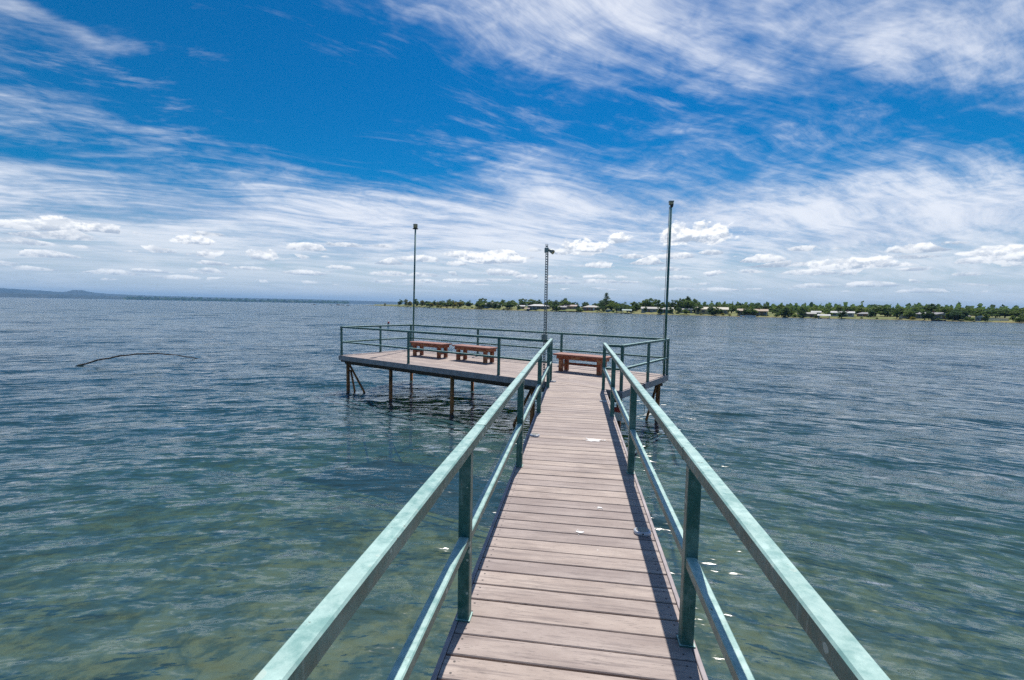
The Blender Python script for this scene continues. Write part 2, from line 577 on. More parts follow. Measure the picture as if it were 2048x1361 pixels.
def build_water():
    xs = sinh_axis(-14000, 14000, 7.0, 0.0165)
    ys = sinh_axis(-60, 16000, 6.5, 0.0165, 4.0)
    nx, ny = len(xs), len(ys)
    X, Y = np.meshgrid(xs, ys)
    dx = np.gradient(xs)[None, :] + 0 * X
    dy = np.gradient(ys)[:, None] + 0 * X
    Z = WATER_Z + wave_height(X, Y, np.maximum(dx * 0.6, dy))
    Z[0, :] = Z[-1, :] = Z[:, 0] = Z[:, -1] = WATER_Z
    top = np.stack([X, Y, Z], -1).reshape(-1, 3)
    idx = np.arange(nx * ny).reshape(ny, nx)
    q = np.stack([idx[:-1, :-1], idx[:-1, 1:], idx[1:, 1:], idx[1:, :-1]], -1).reshape(-1, 4)
    # closed body: skirts and a floor far down
    ring = np.concatenate([idx[0, :-1], idx[:-1, -1], idx[-1, :0:-1], idx[:0:-1, 0]])
    low = top[ring].copy()
    low[:, 2] = -14.0
    base = nx * ny
    n = len(ring)
    lo_i = base + np.arange(n)
    sk = np.stack([ring, lo_i, np.roll(lo_i, -1), np.roll(ring, -1)], -1)
    verts = np.concatenate([top, low])
    quads = np.concatenate([q, sk])
    me = bpy.data.meshes.new('water')
    nq = len(quads)
    me.vertices.add(len(verts))
    me.vertices.foreach_set('co', verts.astype(np.float32).ravel())
    me.loops.add(nq * 4 + n)
    me.loops.foreach_set('vertex_index', np.concatenate([quads.ravel(), lo_i[::-1]]).astype(np.int32))
    me.polygons.add(nq + 1)
    me.polygons.foreach_set('loop_start', np.concatenate([np.arange(nq) * 4, [nq * 4]]).astype(np.int32))
    sm = np.zeros(nq + 1, dtype=bool)
    sm[:len(q)] = True
    me.polygons.foreach_set('use_smooth', sm)
    me.update(calc_edges=True)
    me.validate()

    m_, nt, b = mat('lake_water')
    nt.n.remove(b)
    out = nt.n['Material Output']
    geo = nt.node('ShaderNodeNewGeometry')
    x, y, z = nt.sep(geo.outputs['Position'])
    yy = y + 14.0
    rad = nt.math('SQRT', x * x + yy * yy)
    th = nt.math('ARCTAN2', x, yy)
    # ripple slopes at three scales, added to the wave surface's own normal
    sx, sy = 0.0, 0.0
    far_k = nt.ss(rad, 20.0, 110.0) * 1.0 + 0.22
    for (ux, uy, k_, dt, dd) in ((th * 150.0 - rad * 1.5, rad * 27.0, 0.44, 1, 0.4), (th * 56.0 + rad * 0.9, rad * 11.5, 1.15, 3, 0.5), (th * 24.0 - rad * 0.3, rad * 5.2, 1.0, 3, 0.5), (th * 9.0 + rad * 0.15, rad * 1.2, 0.46, 3, 0.3), (x * 0.09 + y * 0.02, y * 0.23, far_k, 4, 0.2)):
        _f, c_ = nt.noise(nt.vec(ux, uy, k_ * 9), 1.0, dt, 0.6, dd)
        cr, cg, cb = nt.sep(c_)
        sx = (cr - 0.5) * (k_ * 0.55) + sx
        sy = (cg - 0.5) * (k_ * 1.25) + sy
    va_ = nt.node('ShaderNodeVectorMath', operation='ADD')
    nt.l.new(geo.outputs['Normal'], va_.inputs[0])
    nt.l.new(nt.vec(sx, sy, 0.0), va_.inputs[1])
    vn_ = nt.node('ShaderNodeVectorMath', operation='NORMALIZE')
    nt.l.new(va_.outputs[0], vn_.inputs[0])
    nrm = vn_.outputs[0]
    fr = nt.node('ShaderNodeFresnel')
    fr.inputs['IOR'].default_value = 1.34
    nt.l.new(nrm, fr.inputs['Normal'])
    gl = nt.node('ShaderNodeBsdfGlossy')
    gl.inputs['Roughness'].default_value = 0.11
    gl.inputs['Color'].default_value = (1, 1, 1, 1)
    nt.l.new(nrm, gl.inputs['Normal'])
    df = nt.node('ShaderNodeBsdfDiffuse')
    df.inputs['Color'].default_value = (0.052, 0.138, 0.180, 1)
    nt.l.new(nrm, df.inputs['Normal'])
    tr = nt.node('ShaderNodeBsdfTransparent')
    tr.inputs['Color'].default_value = (0.92, 0.94, 0.86, 1)
    body = nt.node('ShaderNodeMixShader')
    body.inputs[0].default_value = 0.61
    nt.l.new(df.outputs[0], body.inputs[1])
    nt.l.new(tr.outputs[0], body.inputs[2])
    mx = nt.node('ShaderNodeMixShader')
    nt.l.new(fr.outputs[0], mx.inputs[0])
    nt.l.new(body.outputs[0], mx.inputs[1])
    nt.l.new(gl.outputs[0], mx.inputs[2])
    nt.l.new(mx.outputs[0], out.inputs['Surface'])
    va = nt.node('ShaderNodeVolumeAbsorption')
    va.inputs['Color'].default_value = (0.66, 0.78, 0.60, 1)
    va.inputs['Density'].default_value = 0.55
    nt.l.new(va.outputs[0], out.inputs['Volume'])
    me.materials.append(m_)
    o = bpy.data.objects.new('water', me)
    COL.objects.link(o)
    struct(o)


build_water()


def build_bed():
    xs = sinh_axis(-14200, 14200, 9.0, 0.09)
    ys = sinh_axis(-70, 16200, 9.0, 0.09, 4.0)
    X, Y = np.meshgrid(xs, ys)
    dist = np.hypot(X, Y)
    Z = WATER_Z - 0.75 - 0.10 * np.clip(dist, 0, 25) - 0.02 * np.clip(dist - 25, 0, 200)
    Z += 0.07 * np.sin(X * 0.9 + 1.3 * np.sin(Y * 0.6)) * np.sin(Y * 0.8 + np.sin(X * 0.5)) * np.exp(-dist / 30)
    nx, ny = len(xs), len(ys)
    idx = np.arange(nx * ny).reshape(ny, nx)
    q = np.stack([idx[:-1, :-1], idx[:-1, 1:], idx[1:, 1:], idx[1:, :-1]], -1).reshape(-1, 4)
    me = bpy.data.meshes.new('lake_bed')
    me.from_pydata(np.stack([X, Y, Z], -1).reshape(-1, 3).tolist(), [], q.tolist())
    m_, nt, b = mat('weedy_sand')
    geo = nt.node('ShaderNodeNewGeometry')
    n1, _ = nt.noise(geo.outputs['Position'], 1.3, 6, 0.65, 0.6)
    n2, _ = nt.noise(geo.outputs['Position'], 5.0, 5, 0.65)
    c = nt.mix(nt.ss(n1 + (n2 - 0.5) * 0.6, 0.40, 0.62), (0.13, 0.125, 0.045), (0.48, 0.38, 0.19))
    nt.put(b.inputs['Base Color'], c)
    b.inputs['Roughness'].default_value = 0.95
    me.materials.append(m_)
    o = bpy.data.objects.new('lake_bed', me)
    COL.objects.link(o)
    struct(o)


build_bed()

# ================================================================== the pier
PA = R(-27.3)                                   # the platform is turned against the walkway
PU = Vector((math.cos(PA), math.sin(PA), 0))    # along its long side
PV = Vector((-math.sin(PA), math.cos(PA), 0))   # away from the bank
PO = Vector((0.92, 9.36, 0))                    # its front right corner
PL, PW = 9.45, 3.05


def P(u, v, z=0.0):
    return PO + PU * u + PV * v + Vector((0, 0, z))


# clip a polygon by the platform's front line (keep the bank side)
def clip_front(poly, keep_gap=0.006):
    out = []
    def side(p):
        return (Vector((p[0], p[1], 0)) - PO).dot(PV) + keep_gap
    n = len(poly)
    for i in range(n):
        a, b = poly[i], poly[(i + 1) % n]
        sa, sb = side(a), side(b)
        if sa <= 0:
            out.append(a)
        if (sa < 0) != (sb < 0):
            t = sa / (sa - sb)
            out.append((a[0] + (b[0] - a[0]) * t, a[1] + (b[1] - a[1]) * t))
    return out


def board_mesh(name, L_, W_, T_, bev=0.004):
    """deck board lying along X with eased top edges"""
    return MB().box((0, 0, -T_ / 2), (L_, W_, T_), None, bev).mesh(name, M['deck'])


BP = 0.1429      # board pitch
BW = 0.1342
walk = thing('walkway', 'narrow grey-brown composite plank walkway leading out to the platform', 'pier')
bm0 = board_mesh('board', 1.168, BW, 0.026)
y = -1.2
i = 0
while True:
    yc = y + i * BP + random.uniform(-0.0022, 0.0022)
    i += 1
    poly = [(-0.584, yc - BW / 2), (0.584, yc - BW / 2), (0.584, yc + BW / 2), (-0.584, yc + BW / 2)]
    cl = clip_front(poly)
    if len(cl) < 3:
        break
    dz = random.uniform(-0.0018, 0.0012)
    if len(cl) == 4 and all(abs(a[0] - b[0]) + abs(a[1] - b[1]) < 1e-6 for a, b in zip(cl, poly)):
        o = bpy.data.objects.new('board', bm0)
        COL.objects.link(o)
        o.location = (0, yc, dz)
        o.rotation_euler = (random.uniform(-0.004, 0.004), 0, random.uniform(-0.0012, 0.0012))
        o.parent = walk
    else:
        MB().prism([(px, py - yc) for px, py in cl], -0.026, 0.0).build('board', M['deck'], walk, (0, yc, dz))
for s in (-1, 1):
    x0 = s * 0.600
    yend = PO.y - ((x0 - PO.x) * PV.x) / PV.y - 0.03
    yy = -1.3
    while yy < yend:
        y2 = min(yy + 3.66, yend)
        MB().beam((x0, yy + 0.002, -0.070), (x0, y2 - 0.002, -0.070), 0.024, 0.146, 0.003).build('fascia', M['fascia'], walk)
        yy = y2
    MB().beam((s * 0.555, -1.3, -0.125), (s * 0.555, yend - 0.1, -0.125), 0.06, 0.19).build('stringer', M['timber'], walk)
for yc in (0.2, 2.6, 4.9, 7.2, 9.0):
    for s in (-1, 1):
        MB().tube([(s * 0.50, yc, -3.6), (s * 0.50, yc, -0.17)], 0.045, 10).build('pile', M['rust'], walk)
    MB().beam((-0.62, yc, -0.26), (0.62, yc, -0.26), 0.06, 0.08).build('cross_beam', M['rust'], walk)

# ---- platform
plat = thing('platform', 'long grey-brown plank fishing platform on rusty pipes at the walkway end', 'pier')
rows = 21
pitch = (PW - 0.05) / rows
seams = [-PL + 0.02, -8.05, -5.0, -1.95, -0.02]
bm_cache = {}
for r_ in range(rows):
    v = 0.025 + pitch * (r_ + 0.5)
    for a, b in zip(seams[:-1], seams[1:]):
        L_ = round(b - a - 0.006, 3)
        if L_ not in bm_cache:
            bm_cache[L_] = board_mesh('board', L_, pitch - 0.007, 0.026)
        o = bpy.data.objects.new('board', bm_cache[L_])
        COL.objects.link(o)
        o.location = P((a + b) / 2, v, random.uniform(-0.0015, 0.0012))
        o.rotation_euler = (0, 0, PA)
        o.parent = plat
# the walkway end of the front fascia is hidden behind the walkway boards
xl = (Vector((-0.62, 0, 0)) - PO).x / PU.x
xr = (Vector((0.62, 0, 0)) - PO).x / PU.x
for (a, b, z0) in ((-PL, -6.4, 0), (-6.4, -2.75, 0), (-2.75, xl - 0.02, 0), (xl, xr, -0.03), (xr, 0, 0)):
    MB().beam(P(a + 0.001, 0.012, -0.073 + z0), P(b - 0.001, 0.012, -0.073 + z0), 0.024, 0.146, 0.003).build('fascia', M['fascia'], plat)
for (a, b) in ((-PL, -4.7), (-4.7, 0)):
    MB().beam(P(a, PW - 0.012, -0.073), P(b, PW - 0.012, -0.073), 0.024, 0.146, 0.003).build('fascia', M['fascia'], plat)
for u_ in (-PL + 0.009, 0.013):
    MB().beam(P(u_, -0.004, -0.074), P(u_, PW + 0.002, -0.074), 0.024, 0.147, 0.003).build('fascia', M['fascia'], plat)
for v in (0.06, 0.78, 1.5, 2.25, 2.98):
    MB().beam(P(-PL + 0.05, v, -0.115), P(-0.05, v, -0.115), 0.045, 0.17).build('joist', M['timber'], plat)
piles = [(-9.2, 0.16), (-7.15, 0.16), (-4.72, 0.16), (-2.2, 0.16), (-0.12, 0.2), (-9.2, 2.85), (-6.3, 2.85), (-3.2, 2.85), (-0.14, 2.8)]
for (u_, v) in piles:
    tilt = random.uniform(-0.07, 0.07)
    MB().tube([P(u_ + tilt, v, -4.2), P(u_, v, -0.20)], 0.054, 10).build('pile', M['rust'], plat)
for v in (0.16, 2.85):
    MB().beam(P(-PL + 0.12, v, -0.235), P(-0.06, v, -0.235), 0.06, 0.07).build('cross_beam', M['timber'], plat)
for (a, b) in (((-9.15, 0.16, -0.25), (-7.0, 0.75, -3.6)), ((-9.12, 0.2, -0.45), (-8.3, 0.3, -3.6)), ((-2.25, 0.16, -0.25), (-3.6, 0.2, -2.8)),                ((-2.2, 0.2, -0.3), (-1.5, 1.6, -3.4)), ((-0.16, 2.75, -0.2), (-0.75, 2.5, -2.9))):
    MB().tube([P(*a), P(*b)], 0.032, 8).build('brace', M['rust'], plat)

# ---- railings
PWID = 0.062     # square tube
RH = 0.955       # top of the walkway rails
left_rail = thing('railing', 'sea-green painted tube railing along the walkway, ending at the perforated post', 'railing')
right_rail = thing('railing', 'sea-green painted tube railing along the walkway, ending above the red warning sign', 'railing')


def post(p, top, parent, w_=PWID, ax=None):
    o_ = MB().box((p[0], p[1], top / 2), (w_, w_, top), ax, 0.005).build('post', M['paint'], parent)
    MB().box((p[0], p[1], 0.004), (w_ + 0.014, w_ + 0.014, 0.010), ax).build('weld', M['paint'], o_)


def run_of_rail(pts, top, mids, parent, w_=PWID, mid_w=0.052):
    """a top rail over the posts and a mid rail bay by bay"""
    for z, ww, nm, inset in [(top - w_ / 2, w_, 'top_rail', 0.0)] + [(zz, mid_w, 'mid_rail', PWID / 2 - 0.003) for zz in mids]:
        if nm == 'top_rail':
            MB().beam((pts[0][0], pts[0][1], z), (pts[-1][0], pts[-1][1], z), ww, ww, 0.006).build(nm, M['paint'], parent)
        else:
            for a, b in zip(pts[:-1], pts[1:]):
                a, b = Vector((a[0], a[1], z)), Vector((b[0], b[1], z))
                d = (b - a).normalized()
                MB().beam(a + d * inset, b - d * inset, ww, ww, 0.005).build(nm, M['paint'], parent)


lx, rx = -0.563, 0.565
Lp = [(lx, -1.1), (lx, -0.12), (lx, 2.28), (lx, 4.65), (lx, 7.14), (lx, 9.46), (lx + 0.005, 10.30)]
Rp = [(rx, -1.1), (rx, -0.12), (rx, 2.28), (rx, 4.66), (rx, 7.14), (rx, 9.49)]
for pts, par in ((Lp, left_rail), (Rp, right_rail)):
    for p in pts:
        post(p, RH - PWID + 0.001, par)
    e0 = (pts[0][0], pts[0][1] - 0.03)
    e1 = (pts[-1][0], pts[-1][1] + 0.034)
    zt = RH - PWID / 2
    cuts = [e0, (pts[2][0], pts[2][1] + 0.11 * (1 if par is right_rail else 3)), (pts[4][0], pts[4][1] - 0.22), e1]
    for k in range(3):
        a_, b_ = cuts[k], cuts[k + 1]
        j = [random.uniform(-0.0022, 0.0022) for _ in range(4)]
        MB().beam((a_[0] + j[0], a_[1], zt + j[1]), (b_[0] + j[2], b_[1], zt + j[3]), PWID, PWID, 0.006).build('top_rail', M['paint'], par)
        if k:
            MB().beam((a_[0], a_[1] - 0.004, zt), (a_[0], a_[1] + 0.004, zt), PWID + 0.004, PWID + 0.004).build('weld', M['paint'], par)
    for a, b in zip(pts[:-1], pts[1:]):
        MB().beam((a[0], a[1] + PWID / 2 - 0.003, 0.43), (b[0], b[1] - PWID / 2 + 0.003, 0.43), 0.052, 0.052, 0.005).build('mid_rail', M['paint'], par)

prail = thing('railing', 'sea-green painted tube railing round the edge of the fishing platform', 'railing')
PAX = (PU, PV, Vector((0, 0, 1)))
PR = 0.93
pw = 0.056
inn = 0.05
f_us = [-PL + inn, -6.3, -3.14]
front = [P(u_, 0.07) for u_ in f_us] + [P(-1.50, 0.07)]
left_end = [P(-PL + inn, 0.07), P(-PL + inn, 1.6), P(-PL + inn, PW - 0.06)]
back = [P(-PL + inn, PW - 0.06), P(-6.2, PW - 0.06), P(-3.06, PW - 0.06), P(0.0, PW - 0.06)]
right_end = [P(0.0, PW - 0.06), P(-0.02, 1.6), P(-0.04, 0.07)]
stub = [P(-0.04, 0.07), Vector((rx, 9.49 + PWID / 2 - 0.006, 0))]
seen = []
for chain in (front[:3], left_end, back, right_end):
    for p in chain:
        if all((p - q).length > 0.05 for q in seen):
            seen.append(p)
            post(p, PR - pw + 0.001, prail, pw, PAX)
front[-1] = Vector((lx - PWID / 2 + 0.006, front[0].y + (front[2].y - front[0].y) / (front[2].x - front[0].x) * (lx - 0.025 - front[0].x), 0))
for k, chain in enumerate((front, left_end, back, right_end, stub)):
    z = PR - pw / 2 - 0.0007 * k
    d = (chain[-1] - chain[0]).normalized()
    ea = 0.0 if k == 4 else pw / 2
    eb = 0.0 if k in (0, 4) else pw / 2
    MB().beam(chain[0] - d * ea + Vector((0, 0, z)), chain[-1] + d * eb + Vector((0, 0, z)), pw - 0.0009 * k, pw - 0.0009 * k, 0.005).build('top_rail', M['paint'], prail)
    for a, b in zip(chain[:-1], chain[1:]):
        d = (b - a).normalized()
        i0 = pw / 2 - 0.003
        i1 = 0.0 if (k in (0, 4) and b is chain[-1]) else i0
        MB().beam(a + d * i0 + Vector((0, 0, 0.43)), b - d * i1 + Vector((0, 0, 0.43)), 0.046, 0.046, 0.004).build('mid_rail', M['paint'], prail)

# ---- light poles on the back corners
def light_pole(base, lean, h, label, kind):
    t = thing('light_pole', label, 'pole', base)
    top = Vector((lean[0], lean[1], h))
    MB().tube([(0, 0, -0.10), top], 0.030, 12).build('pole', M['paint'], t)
    MB().box((0, 0, 0.006), (0.13, 0.13, 0.012), PAX).build('base_plate', M['galv'], t)
    if kind == 'drum':
        MB().tube([top - Vector((0, 0, 0.002)), top + Vector((0, 0, 0.02))], 0.098, 16).build('flange', M['black'], t)
        MB().tube([top + Vector((0, 0, z)) for z in (0.018, 0.05, 0.055, 0.15, 0.16)], [0.07, 0.07, 0.076, 0.076, 0.07], 16).build('lamp', M['lamp_tan'], t)
        MB().tube([top + Vector((0, 0, z)) for z in (0.158, 0.175, 0.185)], [0.082, 0.08, 0.03], 16).build('cap', M['white'], t)
    else:
        MB().box(top + Vector((0, 0, 0.075)), (0.10, 0.10, 0.07), None, 0.008).build('lamp', M['lamp_tan'], t)
        MB().box(top + Vector((0, 0, 0.122)), (0.115, 0.115, 0.022), None).build('cap', M['galv_box'], t)
        MB().tube([top + Vector((0.012, -0.02, -0.02)), top + Vector((0.012, -0.02, 0.042))], [0.03, 0.045], 12).build('socket', M['black'], t)
        MB().tube([Vector((-0.045, -0.01, 0.3)), Vector((-0.06, -0.012, 2.0)) + Vector((lean[0] * 0.45, 0, 0)), top + Vector((-0.04, 0, 0))], 0.006, 6).build('cable', M['black'], t)
    return t


light_pole(P(-PL + 0.20, PW - 0.10), (0.08, 0.0), 4.38, 'tall slim green pole with drum lamp at the corner behind two benches', 'drum')
light_pole(P(-0.065, PW - 0.10), (0.0, 0.0), 4.19, 'tall slim green pole with small square lamp and cable at platform corner', 'square')


def perforated_post():
    base = Vector((-0.70, 10.13, 0))
    t = thing('perforated_post', 'galvanised perforated square steel post with one small floodlight and grey switch box', 'post', base)
    b = MB()
    h, wd = 3.02, 0.047
    for s in (-1, 1):
        b.box((s * wd / 2, 0, h / 2 - 0.1), (0.003, wd, h + 0.2))
        for q in (-1, 1):
            b.box((s * (wd / 2 - 0.0065), q * (wd / 2 - 0.0016), h / 2 - 0.1), (0.0095, 0.003, h + 0.2))
    n = int(h / 0.055)
    for k in range(n + 1):
        z = k * 0.055
        for q in (-1, 1):
            b.box((0, q * (wd / 2 - 0.0019), z), (wd - 0.022, 0.0025, 0.020))
    b.build('post', M['galv'], t)
    sb = MB().box((0.0, -0.06, 1.0), (0.13, 0.07, 0.12), None, 0.006).build('switch_box', M['galv_box'], t)
    MB().box((0.0, -0.099, 1.0), (0.045, 0.008, 0.075), None).build('switch_cover', M['galv'], sb)
    MB().tube([(0.02, -0.05, 0.94), (0.022, -0.045, 0.5), (0.02, -0.04, 0.02)], 0.010, 8).build('conduit', M['galv'], t)
    MB().tube([(0.035, -0.02, 1.06), (0.040, -0.02, 1.9), (0.034, -0.02, 2.82)], 0.006, 6).build('cable', M['black'], t)
    MB().box((0, -0.045, 2.88), (0.09, 0.05, 0.10), None, 0.006).build('junction_box', M['galv_box'], t)
    for s in (1,):
        c = Vector((s * 0.095, -0.09, 2.86))
        d = Vector((s * 0.9, -0.5, -0.55)).normalized()
        fl = MB().tube([c - d * 0.06, c - d * 0.02, c + d * 0.07], [0.02, 0.034, 0.048], 12).build('floodlight', M['galv_box'], t)
        MB().tube([c + d * 0.0705, c + d * 0.074], [0.044, 0.040], 12).build('lens', M['lamp_tan'], fl)
        MB().tube([(0, -0.05, 2.88), c - d * 0.05], 0.012, 8).build('arm', M['galv_box'], t)


perforated_post()

# ---- benches
def make_bench():
    t = thing('bench', '', 'bench', group='low red wooden benches on the platform')
    H_, L_, W_ = 0.455, 1.46, 0.46
    n = 4
    pw_ = W_ / n
    for k in range(n):
        MB().box((random.uniform(-0.006, 0.006), -W_ / 2 + pw_ * (k + 0.5), H_ - 0.019), (L_, pw_ - 0.005, 0.038), None, 0.004).build('plank', M['bench_top'], t)
    for s in (-1, 1):
        MB().box((0, s * (W_ / 2 - 0.055), H_ - 0.085), (L_ - 0.16, 0.038, 0.092), None, 0.004).build('apron', M['bench_side'], t)
        MB().box((s * (L_ / 2 - 0.10), 0, H_ - 0.086), (0.038, W_ - 0.15, 0.090), None, 0.004).build('apron', M['bench_side'], t)
        for q in (-1, 1):
            MB().box((s * (L_ / 2 - 0.20), q * (W_ / 2 - 0.075), (H_ - 0.04) / 2), (0.105, 0.09, H_ - 0.04), None, 0.006).build('leg', M['bench_side'], t)
        MB().box((s * (L_ / 2 - 0.20), 0, 0.15), (0.04, W_ - 0.23, 0.075), None, 0.004).build('stretcher', M['bench_side'], t)
    MB().box((0, 0, 0.20), (L_ - 0.43, 0.04, 0.06), None, 0.004).build('stretcher', M['bench_side'], t)
    return t


b0 = make_bench()
for k, (u_, v, da, lab) in enumerate(((-7.18, 1.78, 0.02, 'low red stained wooden bench nearest the drum lamp pole'),
                                      (-5.35, 1.83, -0.015, 'low red stained wooden bench in the middle of the three'),
                                      (-1.82, 1.88, 0.02, 'low red wooden bench facing the walkway, its apron flaking to yellow wood'))):
    if k == 0:
        b0.location = P(u_, v)
        b0.rotation_euler = (0, 0, PA + da)
        b0['label'] = lab
    else:
        copy_thing(b0, P(u_, v), PA + da, lab)

# ---- solar deck lights
def make_solar():
    t = thing('deck_light', '', 'light', group='oval solar lights fixed to the deck')
    def oval(sc, z):
        return [(0.062 * sc * math.copysign(abs(math.cos(a)) ** 0.75, math.cos(a)), 0.046 * sc * math.copysign(abs(math.sin(a)) ** 0.75, math.sin(a)), z) for a in [2 * math.pi * k / 24 for k in range(24)]]
    b = MB()
    rings = [oval(1.0, 0.0), oval(1.02, 0.010), oval(0.96, 0.020), oval(0.80, 0.026), oval(0.76, 0.0245)]
    vs = sum(rings, [])
    fs = [(i * 24 + k, i * 24 + (k + 1) % 24, (i + 1) * 24 + (k + 1) % 24, (i + 1) * 24 + k) for i in range(4) for k in range(24)]
    fs.append(tuple(range(96, 120)))
    b.add(vs, fs, True)
    b.build('housing', M['solar_rim'], t)
    c = MB()
    c.add(oval(0.74, 0.0250) + oval(0.70, 0.0275), [(k, (k + 1) % 24, 24 + (k + 1) % 24, 24 + k) for k in range(24)] + [tuple(range(24, 48))])
    c.build('solar_cell', M['solar_cell'], t)
    MB().tube([(0.0, -0.0445, 0.012), (0.0, -0.0475, 0.012)], 0.006, 10).build('sensor', M['black'], t)
    return t


s0 = make_solar()
s0.location = (0.508, 3.40, 0.0)
s0['label'] = 'oval solar deck light with hazed cell lying alone on the near boards'
for (x_, y_, lab) in ((-0.505, 5.80, 'oval solar deck light at the foot of the railing, opposite the big white splash'),
                      (0.492, 8.22, 'oval solar deck light in the rail shadow just short of the platform'),
                      (-0.49, 10.20, 'oval solar deck light at the walkway end, by the last rail post')):
    copy_thing(s0, (x_, y_, 0.0), random.uniform(-0.3, 0.3), lab)

# ---- droppings on the boards
def splat(c, r0, n, seed):
    rs = random.Random(seed)
    b = MB()
    pts = []
    for k in range(n):
        a = 2 * math.pi * k / n
        rr = r0 * rs.uniform(0.55, 1.15)
        pts.append((rr * 1.5 * math.cos(a), rr * math.sin(a)))
    b.prism(pts, 0.0, 0.0015)
    for _ in range(5):
        a, d = rs.uniform(0, 6.28), r0 * rs.uniform(1.3, 2.4)
        q = r0 * rs.uniform(0.1, 0.25)
        b.prism([(d * math.cos(a) + q * math.cos(t * 1.047), d * math.sin(a) + q * math.sin(t * 1.047)) for t in range(6)], 0.0, 0.0012)
    return b.build('dropping', M['guano'], None, c)


tag(splat((0.235, 5.76, 0.001), 0.075, 17, 1), 'large white bird splash on the walkway boards', 'splash')
tag(splat((0.05, 3.33, 0.001), 0.020, 11, 2), 'small white bird splash on boards between near posts', 'splash')
tag(splat((0.215, 3.78, 0.001), 0.018, 11, 3), 'tiny white bird splash beside a board gap', 'splash')

# ---- rope over the edge, and the warning sign on the corner pipe
rp = P(0.012, 1.22)
tag(MB().tube([rp + Vector(q) for q in ((-0.10, 0.02, 0.012), (-0.02, 0.0, 0.014), (0.035, 0.0, -0.01), (0.04, 0.0, -0.2), (0.05, -0.01, -0.42), (0.045, 0.0, -0.62))], 0.009, 8).build('rope', M['black'], None),
    'short dark rope hanging over the edge of the platform', 'rope')
sg = thing('warning_sign', 'small red and white sign hung on the pipe under the platform corner', 'sign', P(-0.10, 0.12, -0.46), PA)
MB().box((0, -0.045, -0.03), (0.20, 0.006, 0.27), None).build('panel', M['white'], sg)
MB().box((0, -0.0505, 0.055), (0.20, 0.004, 0.10), None).build('red_band', M['red'], sg)
MB().box((0, -0.02, 0.0), (0.05, 0.05, 0.03), None).build('clamp', M['galv'], sg)

# ---- bent pole in the water, marker buoy
pa, pb = Vector((-20.5, 16.2, WATER_Z)), Vector((-17.9, 19.8, WATER_Z))
pts = []
for k in range(25):
    t = k / 24
    z = 0.46 * math.sin(math.pi * (0.02 + 0.96 * t)) ** 0.85 - 0.10
    pts.append(pa.lerp(pb, t) + Vector((0.02 * math.sin(k * 1.1), 0, z + 0.012 * math.sin(k * 1.7 + 1))))
tag(MB().tube(pts, [0.034 - 0.014 * k / 24 + 0.003 * math.sin(k * 1.9) for k in range(25)], 8).build('bent_pole', M['timber'], None), 'long thin dark pole bowed in an arc out of the water', 'pole')
by = thing('buoy', 'small red and white marker buoy floating beyond the platform', 'buoy', (-23.8, 56.2, WATER_Z))
MB().tube([(0, 0, -0.4), (0, 0, 0.12)], 0.16, 14).build('float', M['white'], by)
MB().tube([(0, 0, 0.12), (0, 0, 0.30)], 0.13, 14).build('lower_band', M['white'], by)
MB().tube([(0, 0, 0.30), (0, 0, 0.50)], 0.131, 14).build('upper_band', M['red'], by)
MB().tube([(0, 0, 0.50), (0, 0, 0.56)], [0.125, 0.06], 14).build('cap', M['red'], by)

# ================================================================== the far shore
SHORE = [(-25.6, 900), (-23.6, 800), (-21.6, 650), (-18.0, 480), (-13.2, 387), (-6.4, 341), (-2.0, 315), (3.4, 293), (10.4, 258), (15.25, 262), (19.3, 256), (24.0, 256),
         (28.3, 272), (32.1, 280), (35.6, 288), (40.0, 289), (50.0, 275), (62.0, 240), (75.0, 200)]
_sa = [a for a, d in SHORE]
_sd = [d for a, d in SHORE]


def ground_z(az, inl):
    up = float(np.interp(az, [-20, 0, 12, 40], [0.75, 0.6, 0.1, 0.0]))
    return float(np.interp(inl, [-6, 0, 1.5, 9, 20, 60, 160, 1200], [WATER_Z - 1.2, WATER_Z - 0.05, WATER_Z + 0.22, -0.52 + up * 0.7, -0.1 + up, 0.55 + up, 1.6 + up, 6.0]))


def on_shore(az, inl, dz=0.0):
    d = float(np.interp(az, _sa, _sd)) + inl
    return Vector((d * math.sin(R(az)), d * math.cos(R(az)), ground_z(az, inl) + dz))


